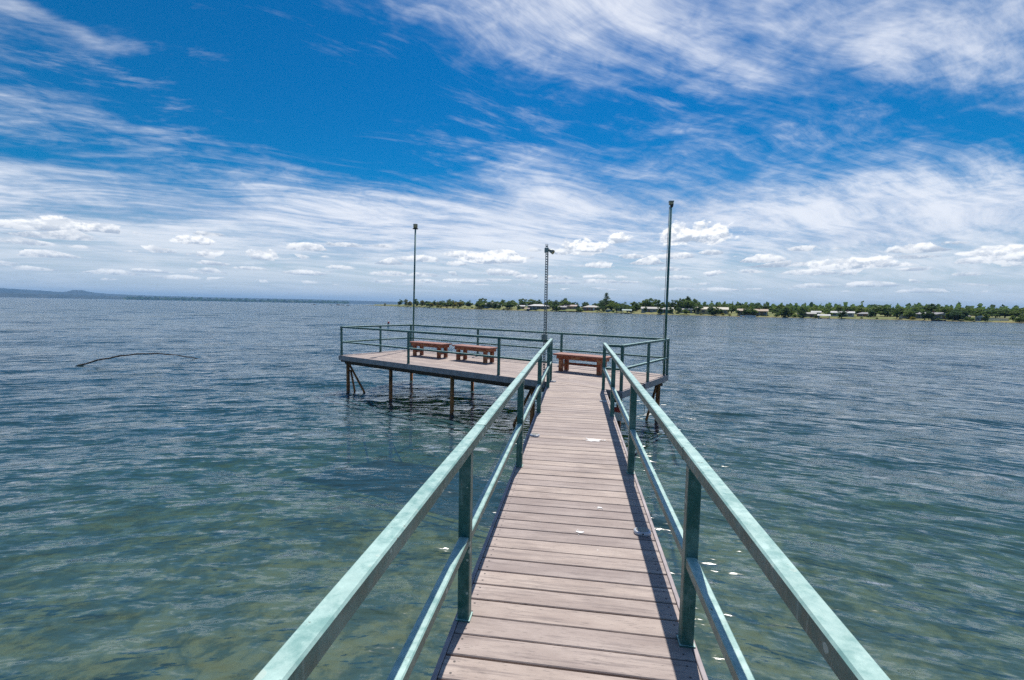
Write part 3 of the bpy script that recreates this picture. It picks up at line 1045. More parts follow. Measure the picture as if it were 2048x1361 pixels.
def build_land():
    azs = np.concatenate([[-26.4, -26.0], np.arange(-25.6, 75.1, 0.28)])
    inls = [-6, -2, 0, 0.8, 1.6, 3, 5, 8, 12, 17, 24, 34, 48, 70, 110, 180, 320, 600, 1200, 2500, 5000]
    V_, F_ = [], []
    for ia, a in enumerate(azs):
        taper = float(np.interp(a, [-26.4, -21.5, -18], [0.004, 0.10, 1.0]))
        for il in inls:
            wob = 2.2 * math.sin(a * 7.3) + 1.3 * math.sin(a * 17.1 + 1) + 0.8 * math.sin(a * 41.0)
            k = il if il < 20 else 20 + (il - 20) * taper
            d = float(np.interp(a, _sa, _sd)) + k + wob * (1.0 if il < 60 else 0.0) * float(np.interp(a, [-26, -15], [0.3, 1]))
            z = ground_z(a, k) + (0.12 * math.sin(a * 23 + il) if il > 2 else 0)
            if a < -24.6:
                z = min(z, WATER_Z + 0.5 + 0.2 * math.sin(a * 30))
            if a < -26.1:
                z = WATER_Z - 1.5
            if taper < 0.5 and il > 1000:
                z = WATER_Z - 1.0
            V_.append((d * math.sin(R(a)), d * math.cos(R(a)), z))
    n = len(inls)
    for i in range(len(azs) - 1):
        for j in range(n - 1):
            F_.append((i * n + j, (i + 1) * n + j, (i + 1) * n + j + 1, i * n + j + 1))
    m_, nt, b = mat('lawn_and_bank')
    geo = nt.node('ShaderNodeNewGeometry')
    n1, _ = nt.noise(geo.outputs['Position'], 0.06, 6, 0.65)
    n2, _ = nt.noise(geo.outputs['Position'], 0.8, 4, 0.6)
    c = nt.mix(nt.ss(n1, 0.35, 0.65), (0.11, 0.15, 0.030), (0.22, 0.20, 0.055))
    c = nt.mix(nt.ss(n2, 0.5, 0.75) * 0.5, c, (0.06, 0.085, 0.022))
    x, y, z = nt.sep(geo.outputs['Position'])
    c = nt.mix(nt.ss(z, WATER_Z + 0.30, WATER_Z + 0.10), c, (0.16, 0.12, 0.075))
    nt.put(b.inputs['Base Color'], c)
    b.inputs['Roughness'].default_value = 0.95
    me = bpy.data.meshes.new('shore_ground')
    me.from_pydata(V_, [], F_)
    me.materials.append(m_)
    o = bpy.data.objects.new('shore_ground', me)
    COL.objects.link(o)
    struct(o)


build_land()


def leaf_mat(name, dark, light):
    m_, nt, b = mat(name)
    tc = nt.node('ShaderNodeTexCoord')
    oi = nt.node('ShaderNodeObjectInfo')
    n1, _ = nt.noise(tc.outputs['Object'], 5.0, 4, 0.6)
    c = nt.mix(nt.ss(n1, 0.35, 0.65), dark, light)
    t = nt.mix(S(nt, oi.outputs['Random']), (0.72, 0.80, 0.9), (1.22, 1.12, 0.9))
    c = nt.mix(1.0, c, t, 'MULTIPLY')
    nt.put(b.inputs['Base Color'], c)
    b.inputs['Roughness'].default_value = 0.75
    tl = nt.node('ShaderNodeBsdfTranslucent')
    nt.put(tl.inputs['Color'], c)
    mx = nt.node('ShaderNodeMixShader')
    mx.inputs[0].default_value = 0.5
    nt.l.new(b.outputs[0], mx.inputs[1])
    nt.l.new(tl.outputs[0], mx.inputs[2])
    nt.l.new(mx.outputs[0], nt.n['Material Output'].inputs['Surface'])
    return m_


M['leaf_mid'] = leaf_mat('green_foliage', (0.07, 0.13, 0.032), (0.20, 0.28, 0.066))
M['leaf_dark'] = leaf_mat('dark_green_foliage', (0.050, 0.105, 0.044), (0.13, 0.20, 0.075))
M['leaf_yellow'] = leaf_mat('yellow_green_foliage', (0.15, 0.16, 0.025), (0.32, 0.29, 0.055))
M['bark'] = simple_mat('grey_bark', (0.10, 0.08, 0.06), 0.9, 0, 0.3, 12.0)


def crown_mesh(name, blobs, n, size, material, seed):
    """leaf sprays spread through uneven clumps: blobs = (centre, radii)"""
    rs = np.random.default_rng(seed)
    vs, fs = [], []
    wts = np.array([b[1][0] * b[1][1] * b[1][2] for b in blobs]) ** 0.6
    wts /= wts.sum()
    for bi in rs.choice(len(blobs), n, p=wts):
        c, r_ = blobs[bi]
        d = rs.normal(size=3)
        d /= np.linalg.norm(d)
        q = np.array(c) + d * np.array(r_) * rs.uniform(0.45, 1.08)
        a = rs.normal(size=3); a /= np.linalg.norm(a)
        e = np.cross(a, rs.normal(size=3)); e /= np.linalg.norm(e)
        s = size * rs.uniform(0.6, 1.4)
        o = len(vs)
        vs += [tuple(q - a * s * 0.6 - e * s * 0.35), tuple(q + a * s * 0.15 - e * s * 0.6), tuple(q + a * s * 0.8), tuple(q + e * s * 0.6)]
        fs.append((o, o + 1, o + 2, o + 3))
    me = bpy.data.meshes.new(name)
    me.from_pydata(vs, [], fs)
    me.materials.append(material)
    return me


def tree_proto(kind, seed):
    """a tree one metre tall, to be scaled: returns (crown mesh, trunk mesh)"""
    rs = random.Random(seed)
    tb = MB()
    blobs = []
    if kind == 'pine':
        tb.tube([(0, 0, -0.05), (0.01, 0, 0.5), (0, 0.01, 0.97)], [0.022, 0.014, 0.004], 7)
        for k in range(13):
            z = 0.30 + 0.66 * k / 12
            L_ = (0.30 - 0.24 * (k / 12)) * rs.uniform(0.75, 1.15)
            for q in range(3):
                a = rs.uniform(0, 6.28)
                e = Vector((L_ * math.cos(a), L_ * math.sin(a), z + 0.07))
                tb.tube([(0, 0, z), e], [0.007, 0.003], 4)
                blobs.append(((e.x * 0.85, e.y * 0.85, e.z + 0.005), (0.085, 0.085, 0.022)))
                blobs.append(((e.x * 0.5, e.y * 0.5, z + 0.04), (0.06, 0.06, 0.018)))
        return crown_mesh('crown', blobs, 900, 0.028, M['leaf_dark'], seed), tb.mesh('trunk', M['bark'])
    prm = dict(round=(0.16, 0.46, 13, 0.50), tall=(0.14, 0.30, 13, 0.50), wide=(0.20, 0.66, 15, 0.52), willow=(0.06, 0.46, 13, 0.42), dark=(0.08, 0.38, 13, 0.45), open=(0.24, 0.46, 12, 0.60))[kind]
    z0, rad, nb, zc = prm
    tb.tube([(0, 0, -0.06), (rs.uniform(-.02, .02), 0, z0 * 0.6), (rs.uniform(-.03, .03), rs.uniform(-.03, .03), z0 + 0.1)], [0.045, 0.032, 0.022], 7)
    for k in range(nb):
        a = 6.283 * k / nb + rs.uniform(-0.4, 0.4)
        rr = rad * rs.uniform(0.25, 0.80)
        z = rs.uniform(z0 + 0.10, 0.86) - (rr / rad) * 0.10
        sr = rs.uniform(0.10, 0.18) * (0.8 if kind in ('tall', 'open') else 1.0)
        blobs.append(((rr * math.cos(a), rr * math.sin(a), z), (sr * 1.25, sr * 1.25, sr * (0.62 if kind == 'wide' else 0.85))))
        tb.tube([(0, 0, z0 * rs.uniform(0.55, 1.0)), (rr * 0.5 * math.cos(a), rr * 0.5 * math.sin(a), z * 0.8), (rr * math.cos(a), rr * math.sin(a), z)], [0.020, 0.012, 0.005], 5)
    blobs.append(((rs.uniform(-.05, .05), 0, 0.88), (0.11, 0.11, 0.10)))
    blobs.append(((0, 0, zc), (rad * 0.45, rad * 0.45, 0.16)))
    lm = {'willow': M['leaf_yellow'], 'dark': M['leaf_dark'], 'tall': M['leaf_mid'], 'open': M['leaf_dark']}.get(kind, M['leaf_mid'])
    return crown_mesh('crown', blobs, 1500 if kind != 'open' else 900, 0.050, lm, seed), tb.mesh('trunk', M['bark'])


KINDS = {k: [tree_proto(k, 31 * i + 7 + j) for j in range(2 if k != 'pine' else 1)] for i, k in enumerate(('round', 'tall', 'wide', 'willow', 'dark', 'open', 'pine'))}
TREE_NAME = dict(round='round_tree', tall='tall_tree', wide='spreading_tree', willow='willow_tree', dark='evergreen_tree', open='open_tree', pine='pine_tree')
TREE_LABEL = dict(round='round-crowned green tree among the houses on the far shore', tall='narrow tall green tree among the houses on the far shore',
                  wide='low spreading flat-topped green tree on the far shore', willow='yellow-green willowy tree near the tip of the wooded shore',
                  dark='dense dark evergreen tree on the far shore', open='tall open dark tree with gaps in its crown on the far shore',
                  pine='tall tiered pine tree rising above the far shore houses')


NEAR = [(-22.0, 0, 'tip of the wooded point'), (-18.5, 0, 'willows of the wooded point'), (-14.92, 40, 'small tall white-gabled house'), (-10.52, 15, 'grey hip-roofed house'), (-6.86, 14, 'small pale-roofed house'),
        (-4.69, 14, 'long white-roofed house'), (-2.1, 12, 'low dark house'), (-0.75, 30, 'pink-roofed house'), (1.8, 14, 'tan-roofed brick house'), (3.54, 20, 'tiered pine'), (5.13, 18, 'peach cottage'),
        (8.56, 14, 'grey pale-roofed house'), (10.42, 12, 'bluish white-roofed house'), (12.68, 20, 'half-hidden white cottage'), (15.4, 14, 'gold metal-roofed house'), (19.55, 12, 'long porch house'),
        (22.3, 20, 'gap in the shore houses'), (24.62, 8, 'low tan waterside house'), (27.64, 20, 'long white house'), (29.45, 25, 'dark shaded house'), (32.46, 12, 'white lawn shed'), (33.94, 18, 'blue carport house'),
        (35.22, 14, 'cream gabled house'), (36.23, 16, 'pale grey bungalow'), (37.48, 6, 'white waterside shed'), (39.0, 12, 'white picket fence'), (46.0, 20, 'last lawns')]
TREE_WORD = dict(round='round green tree', tall='narrow green tree', wide='spreading green tree', willow='yellow-green tree', dark='dense dark evergreen', open='open airy dark tree')


def tree_label(kind, az, inl, h):
    if kind == 'pine':
        return TREE_LABEL['pine']
    a, il, nm = min(NEAR, key=lambda q: abs(q[0] - az))
    rel = 'far behind' if inl > il + 45 else 'behind' if inl > il + 12 else 'in front of' if inl < il - 3 else 'beside'
    size = 'tall' if h > 7.5 else 'small' if h < 4.6 else 'middling'
    return '%s %s %s the %s' % (size, TREE_WORD[kind], rel, nm)


def put_tree(kind, az, inl, ztop, wid=1.0):
    p = on_shore(az, inl)
    h = max(1.5, ztop - p.z)
    cm, tm = random.choice(KINDS[kind])
    t = bpy.data.objects.new(TREE_NAME[kind], None)
    t.empty_display_size = 0.2
    COL.objects.link(t)
    tag(t, tree_label(kind, az, inl, h), 'tree', None if kind == 'pine' else TREE_NAME[kind].replace('_', ' ') + 's along the far shore')
    t.location = p
    t.rotation_euler = (0, 0, random.uniform(0, 6.28))
    t.scale = (h * wid, h * wid, h)
    for nm, me in (('crown', cm), ('trunk', tm)):
        o = bpy.data.objects.new(nm, me)
        COL.objects.link(o)
        o.parent = t


SKYLINE = [(-23.35, 4, 3.9), (-21.6, 30, 9.6), (-20.9, 24, 9.9), (-19.71, 24, 9.5), (-18.94, 25, 7.8), (-17.44, 30, 7.4), (-16.53, 30, 6.9), (-15.62, 35, 8.4), (-14.34, 30, 7.3),
           (-13.17, 40, 6.8), (-11.63, 50, 9.3), (-10.39, 60, 7.7), (-9.15, 60, 8.2), (-7.91, 60, 7.8), (-6.67, 60, 9.2), (-5.62, 60, 8.8), (-4.63, 60, 8.3), (-3.39, 50, 8.2),
           (-2.53, 50, 7.8), (-1.43, 45, 9.3), (-0.2, 60, 6.5), (1.01, 60, 6.6), (2.22, 70, 6.0), (3.54, 30, 11.7), (4.72, 60, 6.7), (5.78, 40, 6.4), (6.83, 40, 6.8), (7.81, 50, 7.6),
           (8.67, 40, 9.0), (9.69, 30, 7.5), (11.2, 30, 7.8), (12.03, 28, 8.7), (12.85, 30, 10.0), (13.55, 35, 8.7), (14.61, 50, 6.1), (15.87, 60, 6.0), (16.65, 50, 6.8), (17.46, 50, 6.3),
           (18.22, 60, 6.8), (19.16, 60, 6.2), (19.94, 60, 6.9), (20.76, 55, 6.5), (21.47, 60, 6.1), (22.27, 60, 6.1), (23.19, 70, 5.2), (24.22, 70, 5.3), (25.41, 60, 6.2), (26.39, 60, 5.7),
           (27.36, 70, 6.9), (28.26, 70, 6.1), (29.06, 40, 6.6), (30.23, 40, 7.0), (31.17, 45, 5.8), (32.1, 50, 6.0), (32.99, 40, 6.5), (33.7, 60, 6.8), (34.28, 45, 7.7), (34.95, 40, 6.4),
           (35.55, 50, 5.8), (36.13, 40, 6.3), (36.67, 50, 5.9), (37.2, 60, 5.8), (37.81, 60, 5.6), (38.41, 70, 6.1), (38.94, 70, 5.6), (39.52, 70, 6.4), (39.97, 80, 6.6),
           (41.2, 60, 6.5), (42.5, 50, 6.2), (44.0, 60, 7.0), (46, 60, 6.4), (48.5, 60, 7.0)]
random.seed(21)
for (a, inl, zt) in SKYLINE:
    if 3.5 < a < 3.6:
        kind, wd = 'pine', 1.0
    elif a < -17.0:
        kind, wd = random.choice(['willow', 'willow', 'round']), 1.0
    elif 11.0 < a < 14.0:
        kind, wd = random.choice(['open', 'tall']), 1.0
    elif a > 28.5:
        kind, wd = random.choice(['wide', 'wide', 'round', 'dark']), 1.7
    else:
        kind, wd = random.choice(['round', 'round', 'tall', 'dark', 'open']), 1.5
    put_tree(kind, a, inl, zt, wd)
# lower trees between and behind the houses
for k in range(150):
    a = random.uniform(-18.5, 47)
    zt = float(np.interp(a, [q[0] for q in SKYLINE], [q[2] for q in SKYLINE])) * random.uniform(0.62, 0.86)
    kind = random.choice(['round', 'dark', 'round', 'tall', 'wide']) if a > -14 else random.choice(['willow', 'round'])
    put_tree(kind, a, random.uniform(24, 100), zt, random.uniform(1.15, 1.8))

# thicker growth along the wooded point
for k in range(24):
    a = random.uniform(-21.8, -8.0)
    inl = random.uniform(8, 30)
    put_tree(random.choice(['willow', 'round', 'round', 'dark']) if a < -13 else random.choice(['round', 'round', 'dark']), a, inl, ground_z(a, inl) + random.uniform(3.6, 6.2), random.uniform(1.4, 2.0))
# small trees standing before the houses
for k in range(62):
    a = random.uniform(-13, 44)
    inl = random.uniform(4, 15)
    put_tree(random.choice(['round', 'dark', 'tall', 'open']), a, inl, ground_z(a, inl) + random.uniform(2.6, 5.2), random.uniform(1.0, 1.5))

# bushes on the bank
bush_blobs = [((0.3 * math.cos(q), 0.3 * math.sin(q), 0.42 + 0.12 * math.sin(3 * q)), (0.30, 0.30, 0.30)) for q in (0.3, 1.6, 2.9, 4.2, 5.5)] + [((0, 0, 0.6), (0.3, 0.3, 0.34))]
bush_green = crown_mesh('bush', bush_blobs, 420, 0.10, M['leaf_mid'], 71)
bush_yellow = crown_mesh('bush', bush_blobs, 420, 0.10, M['leaf_yellow'], 72)
bushes = [(-17.1, 4, 3.4, 1), (-16.7, 5, 2.3, 1), (-16.0, 4, 1.6, 1), (-15.2, 6, 2.0, 1), (-14.6, 5, 1.7, 0), (-13.8, 5, 1.4, 1), (-12.9, 6, 1.8, 0), (-12.2, 4, 1.3, 1), (-9.0, 4, 1.2, 1), (-8.0, 4, 1.0, 1),
          (-5.0, 3, 0.9, 1), (0.25, 3, 3.1, 0), (0.6, 3, 2.2, 0), (4.4, 6, 1.4, 0), (14.3, 3, 1.2, 1), (16.6, 4, 1.6, 1), (17.3, 3, 1.2, 1), (21.9, 5, 2.0, 0), (23.55, 3, 2.1, 0), (24.0, 3, 1.5, 0),
          (25.5, 3, 2.0, 0), (29.2, 4, 1.0, 0), (30.4, 5, 0.9, 0), (33.0, 4, 1.8, 1), (34.8, 5, 1.2, 0), (36.7, 5, 2.2, 0), (37.0, 5, 1.7, 0), (39.7, 5, 1.9, 0), (39.9, 7, 2.2, 0), (22.6, 4, 1.2, 0)]
for (a, inl, h, yl) in bushes:
    o = bpy.data.objects.new('bush', bush_yellow if yl else bush_green)
    COL.objects.link(o)
    o.location = on_shore(a, inl, -0.15)
    o.rotation_euler = (0, 0, random.uniform(0, 6.28))
    o.scale = (h * 1.1, h * 1.1, h)
    tag(o, '%s %s bush on the bank before the %s' % ('large' if h > 1.9 else 'low', 'yellow-green' if yl else 'dark green', min(NEAR, key=lambda q: abs(q[0] - a))[2]), 'bush', 'yellow bushes on the bank' if yl else 'green bushes on the bank')

# ---- houses
WALLC = dict(white=(0.52, 0.51, 0.49), cream=(0.44, 0.38, 0.28), brick=(0.30, 0.14, 0.10), grey=(0.34, 0.35, 0.36), tan=(0.42, 0.31, 0.20), blue=(0.26, 0.34, 0.44), gold=(0.62, 0.50, 0.28))
ROOFC = dict(grey=(0.22, 0.22, 0.23), white=(0.46, 0.46, 0.45), tan=(0.34, 0.25, 0.17), brown=(0.20, 0.13, 0.10), pink=(0.36, 0.26, 0.23), pale=(0.36, 0.35, 0.32), green=(0.24, 0.34, 0.31), metal=(0.50, 0.46, 0.36))
for k, c in WALLC.items():
    M['wall_' + k] = simple_mat(k + '_house_wall', c, 0.8, 0, 0.1, 2.0)
for k, c in ROOFC.items():
    M['roof_' + k] = simple_mat(k + '_roofing', c, 0.7, 0, 0.18, 2.5)
M['glass'] = simple_mat('dark_window_glass', (0.03, 0.04, 0.05), 0.08, 0, 0.2, 2.0)


def house(az, inl, wd, zb, zt, label, wall='white', roof='grey', style='gable', porch=False, turn=0.0, name='house', cat='house', nwin=None):
    p = on_shore(az, inl)
    t = thing(name, label, cat, p, -R(az) + turn)
    H_ = max(1.9, zt - p.z)
    rh = H_ * (0.36 if style != 'flat' else 0.12)
    wh = H_ - rh
    dp = max(4.0, wd * 0.62)
    wl = MB().box((0, dp / 2, wh / 2 - 0.4), (wd, dp, wh + 0.8)).build('wall', M['wall_' + wall], t)
    ov = 0.35
    b = MB()
    X0, X1, Y0, Y1 = -wd / 2 - ov, wd / 2 + ov, -ov, dp + ov
    z0, z1 = wh - 0.02, wh + rh
    if style == 'gable':        # ridge along the water front
        ym = dp / 2
        b.add([(X0, Y0, z0), (X1, Y0, z0), (X1, ym, z1), (X0, ym, z1), (X0, Y1, z0), (X1, Y1, z0), (X0, Y0, z0 + .14), (X1, Y0, z0 + .14)], [(6, 7, 2, 3), (0, 1, 7, 6), (3, 2, 5, 4), (0, 6, 3, 4), (1, 5, 2, 7), (0, 4, 5, 1)])
    elif style == 'front':      # gable end to the water
        b.add([(X0, Y0, z0), (X1, Y0, z0), (0, Y0, z1), (X0, Y1, z0), (X1, Y1, z0), (0, Y1, z1)], [(0, 1, 2), (0, 2, 5, 3), (1, 4, 5, 2), (3, 5, 4), (0, 3, 4, 1)])
    elif style == 'hip':
        ym, xi = dp / 2, min(wd * 0.32, dp * 0.5)
        b.add([(X0, Y0, z0), (X1, Y0, z0), (X1, Y1, z0), (X0, Y1, z0), (-wd / 2 + xi, ym, z1), (wd / 2 - xi, ym, z1)], [(0, 1, 5, 4), (1, 2, 5), (2, 3, 4, 5), (3, 0, 4), (0, 3, 2, 1)])
    else:
        b.box(((X0 + X1) / 2, (Y0 + Y1) / 2, wh + rh / 2), (X1 - X0, Y1 - Y0, rh))
    rf = b.build('roof', M['roof_' + roof], t)
    if style in ('gable', 'hip') and wd > 9:
        MB().box((wd * 0.22, dp / 2, z1 + 0.1), (0.6, 0.6, 0.9)).build('chimney', M['wall_brick'], rf)
    n = nwin if nwin is not None else max(1, int(wd / 2.6))
    door_at = n // 2
    for k in range(n):
        x = -wd / 2 + wd * (k + 0.5) / n
        if k == door_at and n > 1:
            d = MB().box((x, -0.012, min(wh * 0.43, 0.98)), (0.95, 0.05, min(wh * 0.86, 1.96))).build('door', M['wall_brick'] if wall != 'brick' else M['white'], t)
            MB().box((x + 0.35, -0.05, 0.95), (0.06, 0.05, 0.06)).build('handle', M['galv'], d)
        else:
            w_ = min(1.5, wd / n * 0.55)
            fr_ = MB().box((x, -0.015, wh * 0.56), (w_ + 0.16, 0.05, wh * 0.42 + 0.16)).build('window', M['white'] if wall != 'white' else M['wall_grey'], t)
            MB().box((x, -0.030, wh * 0.56), (w_, 0.05, wh * 0.42)).build('pane', M['glass'], fr_)
    if porch:
        pr = MB().box((0, -1.45, wh - 0.06), (wd * 0.96, 2.6, 0.12)).build('porch_roof', M['roof_' + roof], t)
        m_ = max(3, int(wd / 2.4))
        for k in range(m_):
            MB().box((-wd * 0.46 + wd * 0.92 * k / (m_ - 1), -2.55, wh / 2 - 0.3), (0.16, 0.16, wh + 0.5)).build('porch_post', M['white'], t)
    return t


house(-14.92, 40, 4.5, 3.5, 6.4, 'small tall house with white gable peeking over orange shrubs', 'tan', 'white', 'front', nwin=1)
house(-10.52, 15, 12.5, 1.3, 5.0, 'grey hip-roofed house where the wooded point begins', 'grey', 'grey', 'hip')
house(-6.86, 14, 6.0, 1.0, 3.0, 'small pale-roofed house beside the dark boathouse', 'cream', 'white', 'gable')
house(-4.69, 14, 16.5, 0.9, 3.9, 'long low house with white roof behind the perforated post', 'grey', 'white', 'hip', porch=True)
house(-2.1, 12, 9.4, 0.8, 2.9, 'low dark house with grey roof between trees', 'brick', 'grey', 'gable')
house(-0.75, 30, 9.0, 2.1, 3.9, 'house set back with a pinkish flat-pitched roof', 'tan', 'pink', 'gable')
house(1.8, 14, 11.5, 0.6, 3.6, 'tan-roofed red brick house left of the pine', 'brick', 'pale', 'hip')
house(5.13, 18, 3.8, 0.4, 2.9, 'small peach cottage by the boat shelter', 'cream', 'tan', 'front', nwin=1)
house(8.56, 14, 8.6, 0.5, 3.1, 'grey house with pale roof left of the tall pole', 'grey', 'pale', 'gable')
house(10.42, 12, 8.0, 0.5, 2.9, 'bluish house with white roof behind the tall pole', 'blue', 'white', 'gable')
house(12.68, 20, 6.8, 0.1, 2.8, 'white cottage half hidden under the tallest open trees', 'white', 'pale', 'gable')
house(15.4, 14, 16.5, -0.1, 3.6, 'gold and white metal-roofed house with three front sections', 'gold', 'metal', 'gable')
house(19.55, 12, 13.8, -0.1, 2.9, 'long brown-walled house with tan roof and white porch posts', 'tan', 'tan', 'gable', porch=True)
house(24.62, 8, 7.2, -0.5, 1.7, 'low tan waterside house between two dark bushes', 'tan', 'pale', 'gable')
house(25.41, 30, 4.0, 1.3, 2.5, 'small white building behind the low tan house', 'white', 'white', 'gable', nwin=1)
house(27.64, 20, 9.6, 0.5, 2.6, 'long white house with white roof in the trees', 'white', 'white', 'gable')
house(29.45, 25, 6.6, 0.5, 2.3, 'dark shaded house under spreading trees', 'brick', 'grey', 'hip')
house(32.46, 12, 4.4, -0.3, 2.0, 'small white shed on the lawn beside the yellow bush', 'white', 'white', 'front', nwin=1, name='shed', cat='shed')
house(33.94, 18, 11.8, -0.1, 2.9, 'blue house with wide shaded carport under trees', 'blue', 'grey', 'gable', porch=True)
house(35.22, 14, 8.0, 0.1, 2.7, 'cream house with pale gable roof', 'cream', 'pale', 'front')
house(36.23, 16, 7.0, -0.2, 2.2, 'pale grey bungalow right of the cream house', 'grey', 'pale', 'hip')
house(37.48, 6, 3.3, -0.4, 1.8, 'small white shed with dark door at the water lawn', 'white', 'white', 'front', nwin=2, name='shed', cat='shed')


def shelter(az, inl, wd, h, label, roof, name='boathouse', cat='boathouse'):
    p = on_shore(az, inl)
    t = thing(name, label, cat, (p.x, p.y, WATER_Z), -R(az))
    MB().box((0, 0, 0.35), (wd, 4.0, 0.16)).build('deck', M['timber'], t)
    for sx in (-1, 1):
        for sy in (-1, 1):
            MB().box((sx * (wd / 2 - 0.15), sy * 1.8, h / 2 - 0.5), (0.16, 0.16, h + 1.0)).build('post', M['white'], t)
    b = MB()
    X0, X1, Y0, Y1 = -wd / 2 - .3, wd / 2 + .3, -2.3, 2.3
    b.add([(X0, Y0, h), (X1, Y0, h), (X1, Y1, h), (X0, Y1, h), (X0, 0, h + .7), (X1, 0, h + .7)], [(0, 1, 5, 4), (2, 3, 4, 5), (0, 4, 3), (1, 2, 5), (0, 3, 2, 1)])
    b.build('roof', M['roof_' + roof], t)


shelter(-6.11, -1.5, 3.4, 1.5, 'dark open boathouse standing in the water', 'brown')
shelter(6.01, -1.0, 5.0, 1.9, 'white-posted boat shelter with pale green roof', 'green')
shelter(26.1, -1.0, 4.6, 1.4, 'low pale boat shelter beside the tan waterside house', 'white')
for (a0, a1, inl, h, lab, mm) in ((18.35, 19.9, -0.6, 0.75, 'white seawall below the long porch house', 'white'), (-2.2, 0.1, -0.5, 0.55, 'low dark timber seawall by the big bush', 'timber'), (34.3, 35.3, -0.6, 0.55, 'low dark timber seawall below the blue house', 'timber')):
    p, q = on_shore(a0, inl), on_shore(a1, inl)
    t = thing('seawall', lab, 'wall', ((p.x + q.x) / 2, (p.y + q.y) / 2, WATER_Z))
    d = Vector((q.x - p.x, q.y - p.y, 0)) / 2
    MB().beam(-d + Vector((0, 0, h / 2 - 0.4)), d + Vector((0, 0, h / 2 - 0.4)), 0.3, h + 0.8).build('wall', M[mm], t)
    MB().beam(-d + Vector((0, 0, h + 0.04)), d + Vector((0, 0, h + 0.04)), 0.45, 0.08).build('cap', M[mm], t)
p, q = on_shore(37.9, 10), on_shore(39.2, 12)
t = thing('picket_fence', 'long white picket fence across the far lawn', 'fence', p)
d = q - p
for k in range(46):
    c = d * (k / 45)
    MB().box((c.x, c.y, c.z + 0.5), (0.13, 0.05, 1.2)).build('picket', M['white'], t)
for z in (0.35, 0.85):
    MB().beam(Vector((0, 0, z)) + Vector((0.03, 0.06, 0)), d + Vector((0, 0, z)) + Vector((0.03, 0.06, 0)), 0.05, 0.09).build('fence_rail', M['white'], t)
# boat pulled up under the trees
p = on_shore(3.85, 7)
t = thing('motorboat', 'blue and white motorboat parked on the lawn by the pine', 'boat', p, -R(3.8))
hb = MB()
hull = [(-2.2, 0.85), (1.2, 0.85), (2.5, 0.0), (1.2, -0.85), (-2.2, -0.85)]
vs = [(x * 0.86, y * 0.6, 0.25) for x, y in hull] + [(x, y, 1.05) for x, y in hull]
hb.add(vs, [(0, 1, 6, 5), (1, 2, 7, 6), (2, 3, 8, 7), (3, 4, 9, 8), (4, 0, 5, 9), (4, 3, 2, 1, 0), (5, 6, 7, 8, 9)])
hb.build('hull', M['wall_blue'], t)
MB().box((0.1, 0, 1.25), (1.6, 1.1, 0.45), None, 0.06).build('cabin', M['white'], t)
MB().box((-2.35, 0, 0.95), (0.35, 0.4, 0.9), None, 0.05).build('outboard_motor', M['black'], t)
MB().box((0, 0, 0.1), (3.6, 0.9, 0.35)).build('cradle', M['galv'], t)

# ---- rocks off the point
for (a, d, s) in ((-27.6, 720, 1.6), (-28.1, 740, 1.3), (-28.6, 730, 1.9), (-29.4, 735, 1.1), (-31.2, 690, 1.5)):
    rs = random.Random(int(a * -100))
    b = MB()
    n = 10
    for q in range(3):
        ox = rs.uniform(-1.5, 1.5)
        rings = [[(ox + s * rr * math.cos(6.283 * k / n) * rs.uniform(.8, 1.2), s * rr * math.sin(6.283 * k / n) * rs.uniform(.8, 1.2), z * s) for k in range(n)] for rr, z in ((1.2, -0.4), (1.0, 0.25), (0.55, 0.62))]
        b.add(sum(rings, []), [(i * n + k, i * n + (k + 1) % n, (i + 1) * n + (k + 1) % n, (i + 1) * n + k) for i in range(2) for k in range(n)] + [tuple(range(2 * n, 3 * n))])
    tag(b.build('rock', M['timber'], None, (d * math.sin(R(a)), d * math.cos(R(a)), WATER_Z)), 'dark rock breaking the water off the wooded point', 'rock', 'rocks off the point')


# ---- woods behind the houses and along the far side of the lake
def wood_band(name, az0, az1, dist, z0, hgt, n, size, material, seed, depth=60):
    rs = np.random.default_rng(seed)
    vs, fs = [], []
    for k in range(n):
        a = rs.uniform(az0, az1)
        d = dist + rs.uniform(0, depth)
        top = hgt * (0.62 + 0.25 * math.sin(a * 9.1) + 0.2 * math.sin(a * 23.7 + 1) + 0.12 * math.sin(a * 61))
        z = z0 + top * rs.uniform(0.0, 1.0) ** 0.7
        s = size * rs.uniform(0.6, 1.4)
        q = np.array([d * math.sin(R(a)), d * math.cos(R(a)), z])
        e1 = rs.normal(size=3); e1 /= np.linalg.norm(e1)
        e2 = np.cross(e1, rs.normal(size=3)); e2 /= np.linalg.norm(e2)
        o = len(vs)
        vs += [tuple(q - e1 * s - e2 * s * .4), tuple(q + e1 * s * .3 - e2 * s), tuple(q + e1 * s), tuple(q + e2 * s)]
        fs.append((o, o + 1, o + 2, o + 3))
    me = bpy.data.meshes.new(name)
    me.from_pydata(vs, [], fs)
    me.materials.append(material)
    o = bpy.data.objects.new(name, me)
    COL.objects.link(o)
    struct(o, 'stuff')
    return o


tag(wood_band('far_wood', 12, 60, 470, 1.5, 8.0, 9000, 1.5, M['leaf_mid'], 3), 'dark wood closing the view behind the shore houses', 'wood')
tag(wood_band('lakeside_wood', -48, -27.5, 5200, WATER_Z, 26.0, 2500, 13.0, M['leaf_dark'], 4, 500), 'thin dark line of woods along the far side of the lake', 'wood')


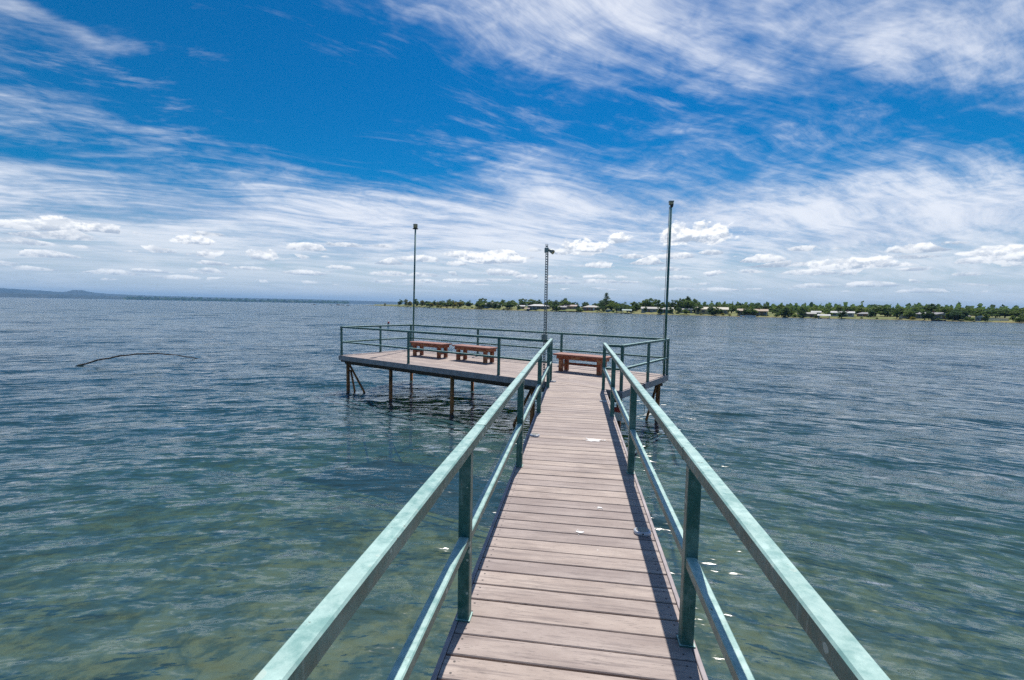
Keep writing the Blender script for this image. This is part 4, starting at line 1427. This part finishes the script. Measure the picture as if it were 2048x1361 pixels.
def ridge(name, dist, prof, thick, material, rough, seed):
    rs = np.random.default_rng(seed)
    azs = np.arange(prof[0][0], prof[-1][0] + 0.01, 0.12)
    V_, F_ = [], []
    for a in azs:
        h = float(np.interp(a, [q[0] for q in prof], [q[1] for q in prof])) * (1 + rough * (math.sin(a * 9) * .5 + math.sin(a * 31 + 2) * .3 + rs.normal() * .2))
        for dd, k in ((0, -0.03), (thick * 0.10, 0.30), (thick * 0.30, 0.72), (thick * 0.5, 1.0), (thick * 0.8, 0.98), (thick, 0.2)):
            d = dist + dd
            V_.append((d * math.sin(R(a)), d * math.cos(R(a)), WATER_Z + max(h, 0) * k - (2 if k < 0 else 0)))
    n = 6
    for i in range(len(azs) - 1):
        for j in range(n - 1):
            F_.append((i * n + j, (i + 1) * n + j, (i + 1) * n + j + 1, i * n + j + 1))
    me = bpy.data.meshes.new(name)
    me.from_pydata(V_, [], F_)
    me.polygons.foreach_set('use_smooth', [True] * len(F_))
    me.materials.append(material)
    o = bpy.data.objects.new(name, me)
    COL.objects.link(o)
    struct(o)


m_, nt, b = mat('scrubby_hillside')
geo = nt.node('ShaderNodeNewGeometry')
n1, _ = nt.noise(geo.outputs['Position'], 0.006, 6, 0.65)
nt.put(b.inputs['Base Color'], nt.mix(nt.ss(n1, 0.4, 0.65), (0.012, 0.030, 0.034), (0.045, 0.060, 0.060)))
b.inputs['Roughness'].default_value = 1.0
M['hill'] = m_
ridge('hills', 8200, [(-75, 120), (-66, 135), (-58, 118), (-55.9, 116), (-54, 104), (-52.6, 90), (-52.1, 86), (-51.7, 104), (-51.4, 120), (-50.9, 120), (-50.5, 104), (-50.0, 90), (-49, 76), (-46, 66), (-40, 62), (-36, 64), (-32, 66), (-28, 62), (-24, 56), (-18, 50), (-10, 40), (0, 30)], 1500, M['hill'], 0.02, 1)
ridge('low_hills', 6000, [(-75, 45), (-60, 46), (-54, 40), (-48, 34), (-42, 30), (-36, 16), (-31, 4), (-29, 0)], 700, M['hill'], 0.10, 2)

# ---- the air over the lake
hz = MB().box((0, 3200, 90), (27000, 24500, 212)).build('haze', None, None)
hz.location = (0, 0, 0)
m_ = bpy.data.materials.new('lake_air')
m_.use_nodes = True
nt = NT(m_.node_tree)
nt.n.clear()
out = nt.node('ShaderNodeOutputMaterial')
pv = nt.node('ShaderNodeVolumePrincipled')
pv.inputs['Color'].default_value = (0.30, 0.60, 1.0, 1)
pv.inputs['Density'].default_value = 0.000085
nt.l.new(pv.outputs[0], out.inputs['Volume'])
hz.data.materials.append(m_)
struct(hz, 'stuff')
